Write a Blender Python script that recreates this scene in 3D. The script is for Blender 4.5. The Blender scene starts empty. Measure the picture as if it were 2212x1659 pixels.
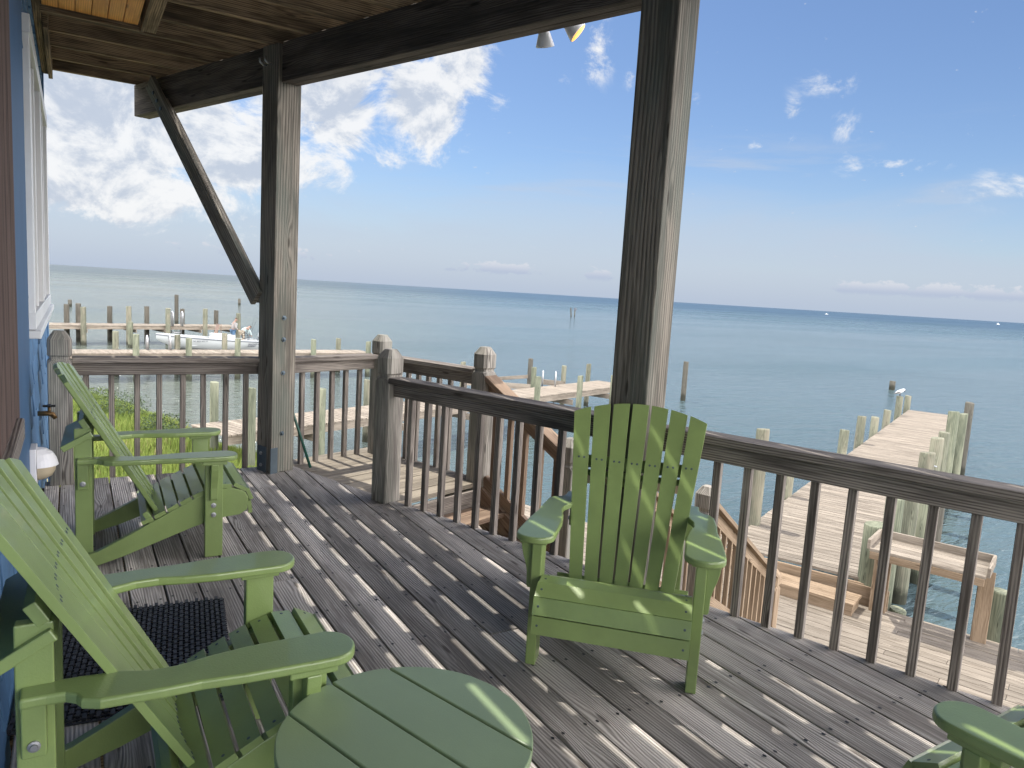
import bpy, math, random
from mathutils import Vector, Matrix
random.seed(7)
R = math.radians
D = bpy.data
S = bpy.context.scene
C = S.collection

# ------------------------------------------------------------------ camera, sky, sun
FPX = 1560.0; ROLL = R(3.456); PITCH = R(7.237); YAW = R(31.528); EYE = 1.46
F0 = Vector((math.sin(YAW), math.cos(YAW), 0)); R0 = Vector((math.cos(YAW), -math.sin(YAW), 0)); ZZ = Vector((0, 0, 1))
FW = F0*math.cos(PITCH) - ZZ*math.sin(PITCH); UP = F0*math.sin(PITCH) + ZZ*math.cos(PITCH)
RR = R0*math.cos(ROLL) + UP*math.sin(ROLL); U2 = -R0*math.sin(ROLL) + UP*math.cos(ROLL)
cam = D.cameras.new('camera'); co = D.objects.new('camera', cam); C.objects.link(co)
M = Matrix.Identity(4)
for i in range(3):
    M[i][0] = RR[i]; M[i][1] = U2[i]; M[i][2] = -FW[i]
M[2][3] = EYE
co.matrix_world = M
cam.sensor_width = 36; cam.lens = FPX/2212*36; cam.clip_start = 0.02; cam.clip_end = 60000
S.camera = co
S.view_settings.view_transform = 'Standard'; S.view_settings.look = 'None'; S.view_settings.gamma = 1
S.view_settings.exposure = 1.5
SUN_AZ, SUN_EL = R(-15), R(67)
sl = D.lights.new('sun', 'SUN'); sl.energy = 2.3; sl.angle = R(0.42); sl.color = (1, .95, .87)
so = D.objects.new('sun', sl); C.objects.link(so)
sd = Vector((math.cos(SUN_EL)*math.sin(SUN_AZ), math.cos(SUN_EL)*math.cos(SUN_AZ), math.sin(SUN_EL)))
so.rotation_euler = sd.to_track_quat('Z', 'Y').to_euler()
so.location = (0, 0, 50)

class NT:
    def __init__(s, tree): s.t = tree; s.n = tree.nodes; s.l = tree.links
    def new(s, kind, **kw):
        n = s.n.new(kind)
        for k, v in kw.items():
            if k.startswith('i_'):
                s.put(n.inputs[k[2:].replace('_', ' ')], v)
            else: setattr(n, k, v)
        return n
    def put(s, inp, v):
        if isinstance(v, bpy.types.NodeSocket): s.l.new(v, inp)
        else: inp.default_value = v
    def m(s, op, a, b=0.0, c=None, clamp=False):
        n = s.n.new('ShaderNodeMath'); n.operation = op; n.use_clamp = clamp
        s.put(n.inputs[0], a); s.put(n.inputs[1], b)
        if c is not None: s.put(n.inputs[2], c)
        return n.outputs[0]
    def vm(s, op, a, b=None):
        n = s.n.new('ShaderNodeVectorMath'); n.operation = op
        s.put(n.inputs[0], a)
        if b is not None: s.put(n.inputs[1], b)
        return n.outputs['Value'] if op in ('DOT_PRODUCT', 'LENGTH') else n.outputs[0]
    def mix(s, f, a, b, mode='MIX'):
        n = s.n.new('ShaderNodeMix'); n.data_type = 'RGBA'; n.blend_type = mode
        s.put(n.inputs[0], f); s.put(n.inputs[6], a); s.put(n.inputs[7], b)
        return n.outputs[2]
    def smooth(s, x, lo, hi):
        n = s.n.new('ShaderNodeMapRange'); n.interpolation_type = 'SMOOTHSTEP'
        s.put(n.inputs[0], x); n.inputs[1].default_value = lo; n.inputs[2].default_value = hi
        return n.outputs[0]
    def noise(s, vec, scale, detail=4, rough=.55, dist=0.0):
        n = s.n.new('ShaderNodeTexNoise'); s.l.new(vec, n.inputs['Vector'])
        n.inputs['Scale'].default_value = scale; n.inputs['Detail'].default_value = detail
        n.inputs['Roughness'].default_value = rough; n.inputs['Distortion'].default_value = dist
        return n.outputs[0]

w = D.worlds.new('World'); S.world = w; w.use_nodes = True
t = NT(w.node_tree); t.n.clear()
BG = 0.073
tc = t.new('ShaderNodeTexCoord'); dirv = tc.outputs['Generated']
sky = t.new('ShaderNodeTexSky'); sky.sky_type = 'NISHITA'; sky.sun_disc = False
sky.sun_elevation = SUN_EL; sky.sun_rotation = SUN_AZ; sky.altitude = 0; sky.air_density = 1.0; sky.dust_density = .6; sky.ozone_density = 1.6
sp = t.new('ShaderNodeSeparateXYZ'); t.l.new(dirv, sp.inputs[0])
az = t.m('MULTIPLY', t.m('ARCTAN2', sp.outputs[0], sp.outputs[1]), 57.2958)
el = t.m('MULTIPLY', t.m('ARCSINE', sp.outputs[2]), 57.2958)
skycol = t.mix(1.0, sky.outputs[0], (.52, .575, .665, 1), 'MULTIPLY')
# thin milky layer towards the horizon
cmb = t.new('ShaderNodeCombineXYZ'); t.put(cmb.inputs[0], t.m('MULTIPLY', az, .035)); t.put(cmb.inputs[1], t.m('MULTIPLY', el, .16)); cmb.inputs[2].default_value = 3.1
veiln = t.noise(cmb.outputs[0], 1.3, 6, .55, .6)
veil = t.m('MULTIPLY', t.smooth(t.m('ADD', el, t.m('MULTIPLY', veiln, 9)), 15.0, 6.5), .80)
cs = t.new('ShaderNodeCombineXYZ'); t.put(cs.inputs[0], t.m('MULTIPLY', t.m('ADD', az, t.m('MULTIPLY', el, 1.2)), .045)); t.put(cs.inputs[1], t.m('MULTIPLY', el, .38)); cs.inputs[2].default_value = 8.4
strk = t.m('MULTIPLY', t.smooth(t.noise(cs.outputs[0], 1.1, 6, .58, .5), .50, .74), t.m('MULTIPLY', t.smooth(el, 15, 9.5), .55))
veil = t.m('MAXIMUM', veil, strk)
low = t.smooth(el, 3.0, -0.5)
skycol = t.mix(veil, skycol, (2.65, 3.0, 3.6, 1))
skycol = t.mix(t.m('MULTIPLY', low, .45), skycol, (2.0, 2.5, 3.4, 1))
c2 = t.new('ShaderNodeCombineXYZ'); t.put(c2.inputs[0], t.m('MULTIPLY', az, .1)); t.put(c2.inputs[1], t.m('MULTIPLY', el, .13)); c2.inputs[2].default_value = .7
fn = t.noise(c2.outputs[0], 1.9, 14, .67, .35)
c3n = t.new('ShaderNodeCombineXYZ'); t.put(c3n.inputs[0], t.m('MULTIPLY', az, .1)); t.put(c3n.inputs[1], t.m('ADD', t.m('MULTIPLY', el, .13), .16)); c3n.inputs[2].default_value = .7
fn2 = t.noise(c3n.outputs[0], 1.9, 6, .55, .35)
clouds = [  # az, el, half widths, strength, tilt
    (3, 10, 10, 6, 1.35), (10, 8.2, 7, 3.4, 1.2), (2, 14.5, 16, 3.4, 1.4), (-12, 10, 12, 9, 1.1), (16.5, 12.5, 4.0, 3.4, 1.05), (3, 5.4, 10, 2.4, 1.15), (8, 2.8, 8, .9, .5), (19, 16, 5, 3, .7),
    (23.3, 13.2, 3.4, 3.8, 1.15), (26.3, 16.3, 2.6, 2.6, .9), (21.3, 8.9, 1.7, 1.7, .5), (25.4, 10.2, 3.4, 1.0, .42), (29.8, 13.6, 2.3, 1.6, .44),
    (36.4, 18.2, 1.6, 2.6, .52), (34.0, 15.0, .9, 1.6, .45), (39.2, 16.5, .8, 1.4, .35), (44, 14.8, .8, 1.5, .42), (53.0, 15.6, 2.4, 1.3, .30), (50.8, 12.9, 1.0, 2.2, .40), (48.7, 11.6, 1.4, .8, .36),
    (54.5, 12.7, 1.4, 1.4, .31), (55.6, 10.4, 1.9, 1.0, .44), (58.3, 10.3, 3.2, .6, .46), (61.2, 12.0, 2.2, 1.0, .44), (37.2, 6.6, 1.2, .45, .52), (66, 8.5, 4, 1.4, .42),
    (70, 20, 8, 3, .4)]
dens = None
for a, e, sa, se, k in clouds:
    x = t.m('DIVIDE', t.m('SUBTRACT', az, a), sa); y = t.m('DIVIDE', t.m('SUBTRACT', el, e), se)
    g = t.m('MULTIPLY', t.m('EXPONENT', t.m('MULTIPLY', t.m('ADD', t.m('MULTIPLY', x, x), t.m('MULTIPLY', y, y)), -1)), k)
    dens = g if dens is None else t.m('MAXIMUM', dens, g)
dd_ = t.m('ADD', dens, t.m('MULTIPLY', t.m('SUBTRACT', fn, .5), 2.6))
cl = t.smooth(dd_, .34, .80)
cl = t.m('MULTIPLY', cl, t.smooth(dens, .04, .34))
puff = t.noise(c2.outputs[0], 7.5, 8, .62, .3)
shade = t.smooth(t.m('ADD', t.m('ADD', t.m('SUBTRACT', fn2, fn), t.m('MULTIPLY', t.m('SUBTRACT', .5, puff), .36)), t.m('MULTIPLY', t.m('SUBTRACT', dens, .8), .12)), .17, -.08)
cc = t.mix(shade, (2.75, 3.05, 3.55, 1), (4.6, 4.62, 4.65, 1))
dark = t.m('MULTIPLY', t.smooth(el, 12.8, 15.8), t.smooth(az, 24, 8))
cc = t.mix(t.m('MULTIPLY', dark, .75), cc, (2.0, 2.3, 2.9, 1))
skycol = t.mix(t.m('MULTIPLY', cl, .93), skycol, cc)
# row of small cumulus low over the horizon
c4 = t.new('ShaderNodeCombineXYZ'); t.put(c4.inputs[0], t.m('MULTIPLY', az, .95)); t.put(c4.inputs[1], t.m('MULTIPLY', el, 1.5)); c4.inputs[2].default_value = 5.2
hn = t.noise(c4.outputs[0], 1.25, 6, .6, .2)
hd = None
for a, sa, e, k in ((30.4, 3.2, 1.75, .8), (27, 1.3, 1.7, .5), (37.8, 1.4, 1.7, .7), (57.5, 2.6, 1.75, 1.0), (61.5, 2.2, 1.75, .95), (65, 1.8, 1.65, .95), (12, 6, 1.8, .4), (48, 2, 1.5, .25)):
    x = t.m('DIVIDE', t.m('SUBTRACT', az, a), sa); y = t.m('DIVIDE', t.m('SUBTRACT', el, e), .62)
    g = t.m('MULTIPLY', t.m('EXPONENT', t.m('MULTIPLY', t.m('ADD', t.m('POWER', t.m('ABSOLUTE', x), 3), t.m('MULTIPLY', y, y)), -1)), k)
    hd = g if hd is None else t.m('MAXIMUM', hd, g)
hc = t.m('MULTIPLY', t.smooth(t.m('ADD', hd, t.m('MULTIPLY', t.m('SUBTRACT', hn, .5), 2.0)), .35, .62), t.smooth(el, 1.15, 1.6))
hcol = t.mix(t.smooth(el, 1.4, 2.3), (2.2, 2.55, 3.3, 1), (3.5, 3.6, 3.9, 1))
skycol = t.mix(t.m('MULTIPLY', hc, .75), skycol, hcol)
# bright cloud bank added out of view behind and right, lifts the shaded deck
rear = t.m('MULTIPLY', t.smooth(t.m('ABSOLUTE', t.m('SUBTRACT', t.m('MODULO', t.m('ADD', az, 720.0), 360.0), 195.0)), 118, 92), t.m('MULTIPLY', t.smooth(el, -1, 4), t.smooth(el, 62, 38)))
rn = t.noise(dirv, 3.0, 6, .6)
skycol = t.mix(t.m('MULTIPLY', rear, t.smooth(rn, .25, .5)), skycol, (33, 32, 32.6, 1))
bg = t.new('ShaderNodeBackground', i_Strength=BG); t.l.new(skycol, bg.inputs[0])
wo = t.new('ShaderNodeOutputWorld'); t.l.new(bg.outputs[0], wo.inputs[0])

# ------------------------------------------------------------------ materials
def material(name):
    m = D.materials.new(name); m.use_nodes = True; T = NT(m.node_tree); T.n.clear()
    b = T.new('ShaderNodeBsdfPrincipled'); o = T.new('ShaderNodeOutputMaterial'); T.l.new(b.outputs[0], o.inputs[0])
    return m, T, b

def wood(name, light, dark, rough=.85, grain=1.0, knots=True, blotch=.25, bump=.5, tint=None, tonevar=.3, waterline=None, across=1.0):
    m, T, b = material(name)
    uvn = T.new('ShaderNodeUVMap', uv_map='UVMap'); oi = T.new('ShaderNodeObjectInfo')
    at = T.new('ShaderNodeAttribute', attribute_name='tone')
    off = T.new('ShaderNodeCombineXYZ'); T.put(off.inputs[0], T.m('MULTIPLY', oi.outputs['Random'], 91.0)); T.put(off.inputs[1], T.m('MULTIPLY', oi.outputs['Random'], 37.0))
    uv = T.vm('ADD', uvn.outputs[0], off.outputs[0])
    s = T.new('ShaderNodeSeparateXYZ'); T.l.new(uv, s.inputs[0]); U, V = s.outputs[0], s.outputs[1]
    def vec(a, bb, c=0.0):
        k = T.new('ShaderNodeCombineXYZ'); T.put(k.inputs[0], T.m('MULTIPLY', U, a)); T.put(k.inputs[1], T.m('MULTIPLY', V, bb)); T.put(k.inputs[2], c); return k.outputs[0]
    fine = T.noise(vec(3.4, 95*grain), 1, 5, .62)
    warp = T.noise(vec(.7, 3.2), 1, 1.5, .5)
    ring = T.m('ADD', T.m('MULTIPLY', V, 520*grain*across), T.m('MULTIPLY', warp, 22))
    if knots:
        vo = T.new('ShaderNodeTexVoronoi', voronoi_dimensions='2D'); T.l.new(vec(1.55, 7.5), vo.inputs['Vector']); vo.inputs['Scale'].default_value = 1
        kd = vo.outputs['Distance']
        sel = T.m('GREATER_THAN', T.m('FRACT', T.m('MULTIPLY', T.vm('LENGTH', vo.outputs['Color']), 7.31)), .55)
        near = T.m('MULTIPLY', T.smooth(kd, .38, .0), sel)
        ring = T.m('ADD', ring, T.m('MULTIPLY', near, 11))
        core = T.m('MULTIPLY', T.smooth(kd, .085, .03), sel)
    wav = T.m('MULTIPLY_ADD', T.m('SINE', ring), .5, .5)
    mixg = T.m('ADD', T.m('MULTIPLY', fine, .80), T.m('MULTIPLY', T.m('MULTIPLY', wav, T.smooth(T.noise(vec(1.3, 11), 1, 3), .35, .62)), .36))
    g = T.smooth(mixg, .28, .70)
    col = T.mix(g, (*dark, 1), (*light, 1))
    bl = T.noise(vec(2.5, 9), 1, 4, .6)
    k1 = T.m('ADD', T.m('MULTIPLY', T.m('SUBTRACT', bl, .5), 2*blotch), 1.0)
    tv = T.m('ADD', T.m('MULTIPLY', T.m('SUBTRACT', at.outputs['Fac'], .5), tonevar), 1.0)
    k2 = T.m('MULTIPLY', T.m('MULTIPLY', k1, tv), T.m('ADD', .92, T.m('MULTIPLY', oi.outputs['Random'], .16)))
    sc = T.new('ShaderNodeCombineXYZ')
    for i in range(3): T.put(sc.inputs[i], k2)
    col = T.mix(1.0, col, sc.outputs[0], 'MULTIPLY')
    if tint:
        tn = T.smooth(T.noise(vec(.9, 4), 1, 4, .6), .42, .68)
        col = T.mix(T.m('MULTIPLY', tn, tint[3]), col, (*tint[:3], 1))
    if knots:
        col = T.mix(T.m('MULTIPLY', core, .75), col, (dark[0]*.35, dark[1]*.32, dark[2]*.3, 1))
    if waterline is not None:
        ge = T.new('ShaderNodeNewGeometry'); gs = T.new('ShaderNodeSeparateXYZ'); T.l.new(ge.outputs['Position'], gs.inputs[0])
        wn = T.noise(ge.outputs['Position'], 9, 3)
        wl = T.smooth(T.m('ADD', gs.outputs[2], T.m('MULTIPLY', wn, .3)), waterline+.22, waterline)
        col = T.mix(T.m('MULTIPLY', wl, .85), col, (.022, .024, .016, 1))
    T.l.new(col, b.inputs['Base Color'])
    b.inputs['Roughness'].default_value = rough; b.inputs['Specular IOR Level'].default_value = .25
    bp = T.new('ShaderNodeBump'); bp.inputs['Strength'].default_value = bump; bp.inputs['Distance'].default_value = .004
    T.l.new(mixg, bp.inputs['Height']); T.l.new(bp.outputs[0], b.inputs['Normal'])
    return m

def plain(name, col, rough=.5, metal=0.0, spec=.5, bumps=None, var=0.0, coat=0.0):
    m, T, b = material(name)
    b.inputs['Roughness'].default_value = rough; b.inputs['Metallic'].default_value = metal; b.inputs['Specular IOR Level'].default_value = spec
    b.inputs['Coat Weight'].default_value = coat
    c = (*col, 1)
    te = T.new('ShaderNodeTexCoord')
    if var:
        n = T.noise(te.outputs['Object'], 3.0, 6, .65)
        c = T.mix(T.smooth(n, .3, .7), (col[0]*(1-var), col[1]*(1-var), col[2]*(1-var), 1), (min(1, col[0]*(1+var)), min(1, col[1]*(1+var)), min(1, col[2]*(1+var)), 1))
    T.put(b.inputs['Base Color'], c)
    if bumps:
        n = T.noise(te.outputs['Object'], bumps[0], 4, .6)
        bp = T.new('ShaderNodeBump'); bp.inputs['Strength'].default_value = bumps[1]; bp.inputs['Distance'].default_value = .002
        T.l.new(n, bp.inputs['Height']); T.l.new(bp.outputs[0], b.inputs['Normal'])
    return m

MAT = dict(
    deck=wood('weathered_deck_wood', (.52, .482, .435), (.205, .183, .162), blotch=.30, tonevar=.7, bump=.9, tint=(.17, .165, .15, .45)),
    rail=wood('weathered_rail_wood', (.32, .285, .245), (.085, .073, .063), blotch=.3, bump=.8, tint=(.12, .10, .09, .5)),
    newel=wood('weathered_newel_wood', (.40, .37, .32), (.12, .108, .094), blotch=.3, bump=.8, tint=(.17, .19, .16, .5)),
    post=wood('large_post_wood', (.28, .25, .205), (.095, .086, .07), blotch=.25, bump=.8, across=.55, tint=(.11, .135, .115, .6)),
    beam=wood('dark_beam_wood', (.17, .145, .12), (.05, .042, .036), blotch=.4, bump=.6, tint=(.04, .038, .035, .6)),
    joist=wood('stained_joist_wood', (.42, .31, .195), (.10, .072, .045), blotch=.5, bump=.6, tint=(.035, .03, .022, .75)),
    soffit=wood('varnished_soffit_wood', (.78, .37, .10), (.55, .22, .05), rough=.45, blotch=.25, bump=.15, tint=(.30, .12, .03, .4)),
    dock=wood('bleached_dock_wood', (.285, .248, .20), (.125, .104, .08), blotch=.22, bump=.6, tonevar=.3),
    step=wood('newer_step_wood', (.31, .235, .16), (.17, .12, .075), blotch=.25, bump=.4, tonevar=.3),
    stair=wood('brown_stair_wood', (.32, .235, .165), (.15, .10, .07), blotch=.3, bump=.5),
    pile=wood('treated_piling_wood', (.17, .175, .125), (.08, .084, .06), blotch=.35, bump=.6, tint=(.27, .24, .18, .55), waterline=-3.02, across=.35),
    greenpile=wood('green_treated_piling_wood', (.15, .163, .112), (.075, .086, .06), blotch=.3, bump=.6, tint=(.30, .30, .21, .5), waterline=-3.02, across=.35),
    oldpile=wood('old_grey_piling_wood', (.10, .096, .078), (.05, .046, .037), blotch=.35, bump=.6, tint=(.10, .09, .07, .5), waterline=-2.95, across=.35),
    green=plain('green_recycled_plastic', (.215, .295, .10), .33, spec=.65, bumps=(180, .3), var=.10, coat=.25),
    tablegreen=plain('green_tabletop_plastic', (.235, .31, .165), .36, spec=.6, bumps=(260, .2), var=.04),
    blue=plain('blue_trim_paint', (.04, .105, .21), .55, bumps=(60, .3), var=.08),
    siding=plain('blue_shingle_paint', (.08, .175, .31), .6, bumps=(40, .4), var=.18),
    white=plain('white_window_vinyl', (.72, .73, .72), .35, var=.04),
    lampwhite=plain('white_lamp_plastic', (.74, .74, .75), .4, var=.03),
    lens=plain('tan_lamp_lens', (.50, .42, .29), .3),
    glass=plain('dark_window_glass', (.03, .035, .04), .05, spec=.9),
    steel=plain('galvanised_steel', (.42, .43, .44), .45, .85, var=.15),
    darksteel=plain('dark_bracket_steel', (.10, .13, .15), .55, .6, var=.2),
    black=plain('black_metal', (.015, .015, .016), .5),
    rust=plain('rusty_bolt_metal', (.16, .06, .02), .8, .2, var=.4),
    brass=plain('old_brass', (.20, .12, .05), .45, .7, var=.3),
    rubber=plain('black_rubber', (.030, .033, .042), .55, bumps=(80, .4), var=.3),
    stake=plain('green_stake_coating', (.008, .065, .045), .4),
    hull=plain('white_gelcoat', (.42, .44, .44), .2, coat=.5),
    hullline=plain('dark_rub_rail', (.07, .08, .10), .4),
    tint=plain('smoky_windscreen', (.20, .13, .09), .1),
    skin=plain('skin', (.22, .13, .095), .55), hair=plain('brown_hair', (.06, .035, .02), .7),
    hoodie=plain('grey_hooded_top', (.25, .23, .22), .9, var=.1), shirt=plain('pale_shirt', (.36, .43, .42), .9, var=.05),
    denim=plain('blue_denim', (.06, .12, .20), .9, var=.1), khaki=plain('khaki_cloth', (.36, .31, .24), .9, var=.1),
    feather=plain('white_feathers', (.50, .50, .50), .8), wing=plain('grey_feathers', (.10, .10, .10), .8), beak=plain('dark_beak', (.03, .02, .02), .5),
    letter=plain('dark_lettering', (.03, .035, .05), .5),
    leaf=plain('grey_green_leaf', (.055, .085, .035), .8, var=.35), leaf2=plain('bright_green_leaf', (.09, .13, .03), .8, var=.35),
)
# lit lamp head (the photograph shows it glowing orange)
m, T, b = material('glowing_lamp_inside'); b.inputs['Base Color'].default_value = (.9, .5, .15, 1); b.inputs['Emission Color'].default_value = (1, .48, .10, 1); b.inputs['Emission Strength'].default_value = .55; MAT['glow'] = m
# grass blades
m, T, b = material('grass_blade'); at = T.new('ShaderNodeAttribute', attribute_name='tone')
rp = T.new('ShaderNodeValToRGB'); T.l.new(at.outputs['Fac'], rp.inputs[0]); rp.color_ramp.elements[0].color = (.055, .09, .02, 1); rp.color_ramp.elements[1].color = (.30, .25, .13, 1)
e = rp.color_ramp.elements.new(.45); e.color = (.18, .24, .05, 1); e = rp.color_ramp.elements.new(.8); e.color = (.28, .31, .08, 1)
T.l.new(rp.outputs[0], b.inputs['Base Color']); b.inputs['Roughness'].default_value = .7; b.inputs['Specular IOR Level'].default_value = .2; MAT['grass'] = m
# soil
m, T, b = material('sandy_turf_ground'); te = T.new('ShaderNodeTexCoord'); n = T.noise(te.outputs['Object'], .8, 8, .7)
T.l.new(T.mix(T.smooth(n, .35, .65), (.10, .14, .03, 1), (.28, .25, .15, 1)), b.inputs['Base Color']); b.inputs['Roughness'].default_value = .95; MAT['soil'] = m
# water
m, T, b = material('bay_water'); te = T.new('ShaderNodeTexCoord'); P3 = te.outputs['Object']
mp = T.new('ShaderNodeMapping'); T.l.new(P3, mp.inputs[0]); mp.inputs['Rotation'].default_value = (0, 0, R(14)); mp.inputs['Scale'].default_value = (.62, 1.6, 1)
w1 = T.noise(mp.outputs[0], 1.0, 3, .6, .6); w2 = T.noise(mp.outputs[0], 3.6, 4, .6, .5); w3 = T.noise(mp.outputs[0], .16, 3, .5)
hgt = T.m('ADD', T.m('ADD', T.m('MULTIPLY', w1, .55), T.m('MULTIPLY', w2, .20)), T.m('MULTIPLY', w3, .7))
bp = T.new('ShaderNodeBump'); bp.inputs['Strength'].default_value = 1.0; bp.inputs['Distance'].default_value = .28; T.l.new(hgt, bp.inputs['Height']); T.l.new(bp.outputs[0], b.inputs['Normal'])
s3 = T.new('ShaderNodeSeparateXYZ'); T.l.new(P3, s3.inputs[0])
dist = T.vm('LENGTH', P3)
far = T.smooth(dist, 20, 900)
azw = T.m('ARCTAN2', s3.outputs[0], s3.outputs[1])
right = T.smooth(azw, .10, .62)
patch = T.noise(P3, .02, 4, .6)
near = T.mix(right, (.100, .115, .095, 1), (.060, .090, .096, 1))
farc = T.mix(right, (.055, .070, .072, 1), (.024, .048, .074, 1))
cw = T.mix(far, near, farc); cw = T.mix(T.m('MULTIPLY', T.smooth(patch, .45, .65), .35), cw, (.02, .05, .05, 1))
T.l.new(cw, b.inputs['Base Color']); b.inputs['IOR'].default_value = 1.33
lane = T.new('ShaderNodeMapping'); T.l.new(P3, lane.inputs[0]); lane.inputs['Rotation'].default_value = (0, 0, R(25)); lane.inputs['Scale'].default_value = (.006, .035, 1)
ln_ = T.smooth(T.noise(lane.outputs[0], 1.0, 5, .6, .4), .40, .62)
T.put(b.inputs['Roughness'], T.m('ADD', T.m('MULTIPLY', T.smooth(dist, 15, 600), .20), T.m('ADD', .09, T.m('MULTIPLY', ln_, .10)))); MAT['water'] = m

# ------------------------------------------------------------------ mesh builder
class MB:
    def __init__(s): s.v = []; s.f = []; s.uv = []; s.tn = []; s.sm = []; s.mi = []; s.cur = 0
    def face(s, idx, uvs, tone, smooth=False): s.f.append(idx); s.uv.append(uvs); s.tn.append(tone); s.sm.append(smooth); s.mi.append(s.cur)
    def hexa(s, pts, loc, tone=None):
        """8 corner points (bottom ccw 0-3, top 4-7) + local (length, across, height) for grain"""
        b = len(s.v); s.v += [tuple(p) for p in pts]; tone = random.random() if tone is None else tone
        ru, rv = random.uniform(0, 50), random.uniform(0, 50)
        for q in ((0, 3, 2, 1), (4, 5, 6, 7), (0, 1, 5, 4), (1, 2, 6, 5), (2, 3, 7, 6), (3, 0, 4, 7)):
            L = [loc[i] for i in q]; ext = [max(l[k] for l in L)-min(l[k] for l in L) for k in range(3)]
            if ext[0] < 1e-4 or (ext[0] <= min(ext[1], ext[2]) and ext[0] < .2*max(ext)): uvs = [(l[1]*.25+ru, l[2]+rv) for l in L]
            elif ext[1] < ext[2]: uvs = [(l[0]+ru, l[2]+rv+3.3) for l in L]
            else: uvs = [(l[0]+ru, l[1]+rv) for l in L]
            s.face([b+i for i in q], uvs, tone)
        return s
    def box(s, c, size, X=(1, 0, 0), Z=(0, 0, 1), long=0, tone=None):
        """box centred on c; size along X, Y, Z; long = index of the axis along the grain"""
        X = Vector(X).normalized(); Z = Vector(Z).normalized(); Y = Z.cross(X).normalized(); Z = X.cross(Y); c = Vector(c)
        h = [k/2 for k in size]; sg = [(-1, -1, -1), (1, -1, -1), (1, 1, -1), (-1, 1, -1), (-1, -1, 1), (1, -1, 1), (1, 1, 1), (-1, 1, 1)]
        pts = [c+X*a*h[0]+Y*b*h[1]+Z*d*h[2] for a, b, d in sg]
        o = {0: (0, 1, 2), 1: (1, 0, 2), 2: (2, 0, 1)}[long]
        loc = [(g[o[0]]*h[o[0]], g[o[1]]*h[o[1]], g[o[2]]*h[o[2]]) for g in sg]
        return s.hexa(pts, loc, tone)
    def beam(s, p0, p1, w, h, up=(0, 0, 1), tone=None):
        """bar from p0 to p1, w across, h in the up direction"""
        p0, p1 = Vector(p0), Vector(p1); X = (p1-p0); L = X.length; X.normalize(); up = Vector(up)
        Z = (up-X*up.dot(X)).normalized()
        return s.box((p0+p1)/2, (L, w, h), X, Z, 0, tone)
    def slab(s, poly, z0, z1, d=(0, 1), tone=None):
        """vertical-sided plank from a ccw polygon, grain along d"""
        b = len(s.v); n = len(poly); tone = random.random() if tone is None else tone
        s.v += [(x, y, z0) for x, y in poly]+[(x, y, z1) for x, y in poly]
        ru, rv = random.uniform(0, 50), random.uniform(0, 50); e = (-d[1], d[0])
        U = [(x*d[0]+y*d[1]+ru, x*e[0]+y*e[1]+rv) for x, y in poly]
        s.face([b+n+i for i in range(n)], U, tone); s.face([b+i for i in reversed(range(n))], [U[i] for i in reversed(range(n))], tone)
        for i in range(n):
            j = (i+1) % n
            s.face([b+i, b+j, b+n+j, b+n+i], [(U[i][0], U[i][1]), (U[j][0], U[j][1]), (U[j][0], U[j][1]+z1-z0), (U[i][0], U[i][1]+z1-z0)], tone)
        return s
    def prism(s, poly, O, A, B, N, th, tone=None):
        """outline in plane (A,B) at O, thickness th along N (centred)"""
        O, A, B, N = Vector(O), Vector(A), Vector(B), Vector(N); b = len(s.v); n = len(poly); tone = random.random() if tone is None else tone
        for sg in (-.5, .5): s.v += [tuple(O+A*x+B*y+N*th*sg) for x, y in poly]
        s.face([b+n+i for i in range(n)], list(poly), tone); s.face([b+i for i in reversed(range(n))], list(reversed(poly)), tone)
        for i in range(n):
            j = (i+1) % n; s.face([b+i, b+j, b+n+j, b+n+i], [(0, 0), (.1, 0), (.1, th), (0, th)], tone)
        return s
    def tube(s, pts, rad, n=8, cap=True, smooth=True, tone=.5):
        pts = [Vector(p) for p in pts]; rs = rad if isinstance(rad, (list, tuple)) else [rad]*len(pts); b = len(s.v); L = 0
        prev = None
        for i, p in enumerate(pts):
            d = (pts[min(i+1, len(pts)-1)]-pts[max(i-1, 0)]).normalized()
            if prev is None: prev = Vector((0, 0, 1)) if abs(d.z) < .9 else Vector((1, 0, 0))
            a = (prev-d*prev.dot(d)).normalized(); c = d.cross(a); prev = a
            for k in range(n):
                th = 2*math.pi*k/n; s.v.append(tuple(p+(a*math.cos(th)+c*math.sin(th))*rs[i]))
        for i in range(len(pts)-1):
            l2 = L+(pts[i+1]-pts[i]).length
            for k in range(n):
                j = (k+1) % n; w = 2*math.pi*rs[0]/n
                s.face([b+i*n+k, b+i*n+j, b+(i+1)*n+j, b+(i+1)*n+k], [(L, k*w), (L, (k+1)*w), (l2, (k+1)*w), (l2, k*w)], tone, smooth)
            L = l2
        if cap:
            for i, rev in ((0, True), (len(pts)-1, False)):
                ix = [b+i*n+k for k in range(n)]; uu = [(math.cos(2*math.pi*k/n)*rs[i]*3, math.sin(2*math.pi*k/n)*rs[i]) for k in range(n)]
                if rev: ix.reverse(); uu.reverse()
                s.face(ix, uu, tone)
        return s
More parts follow.
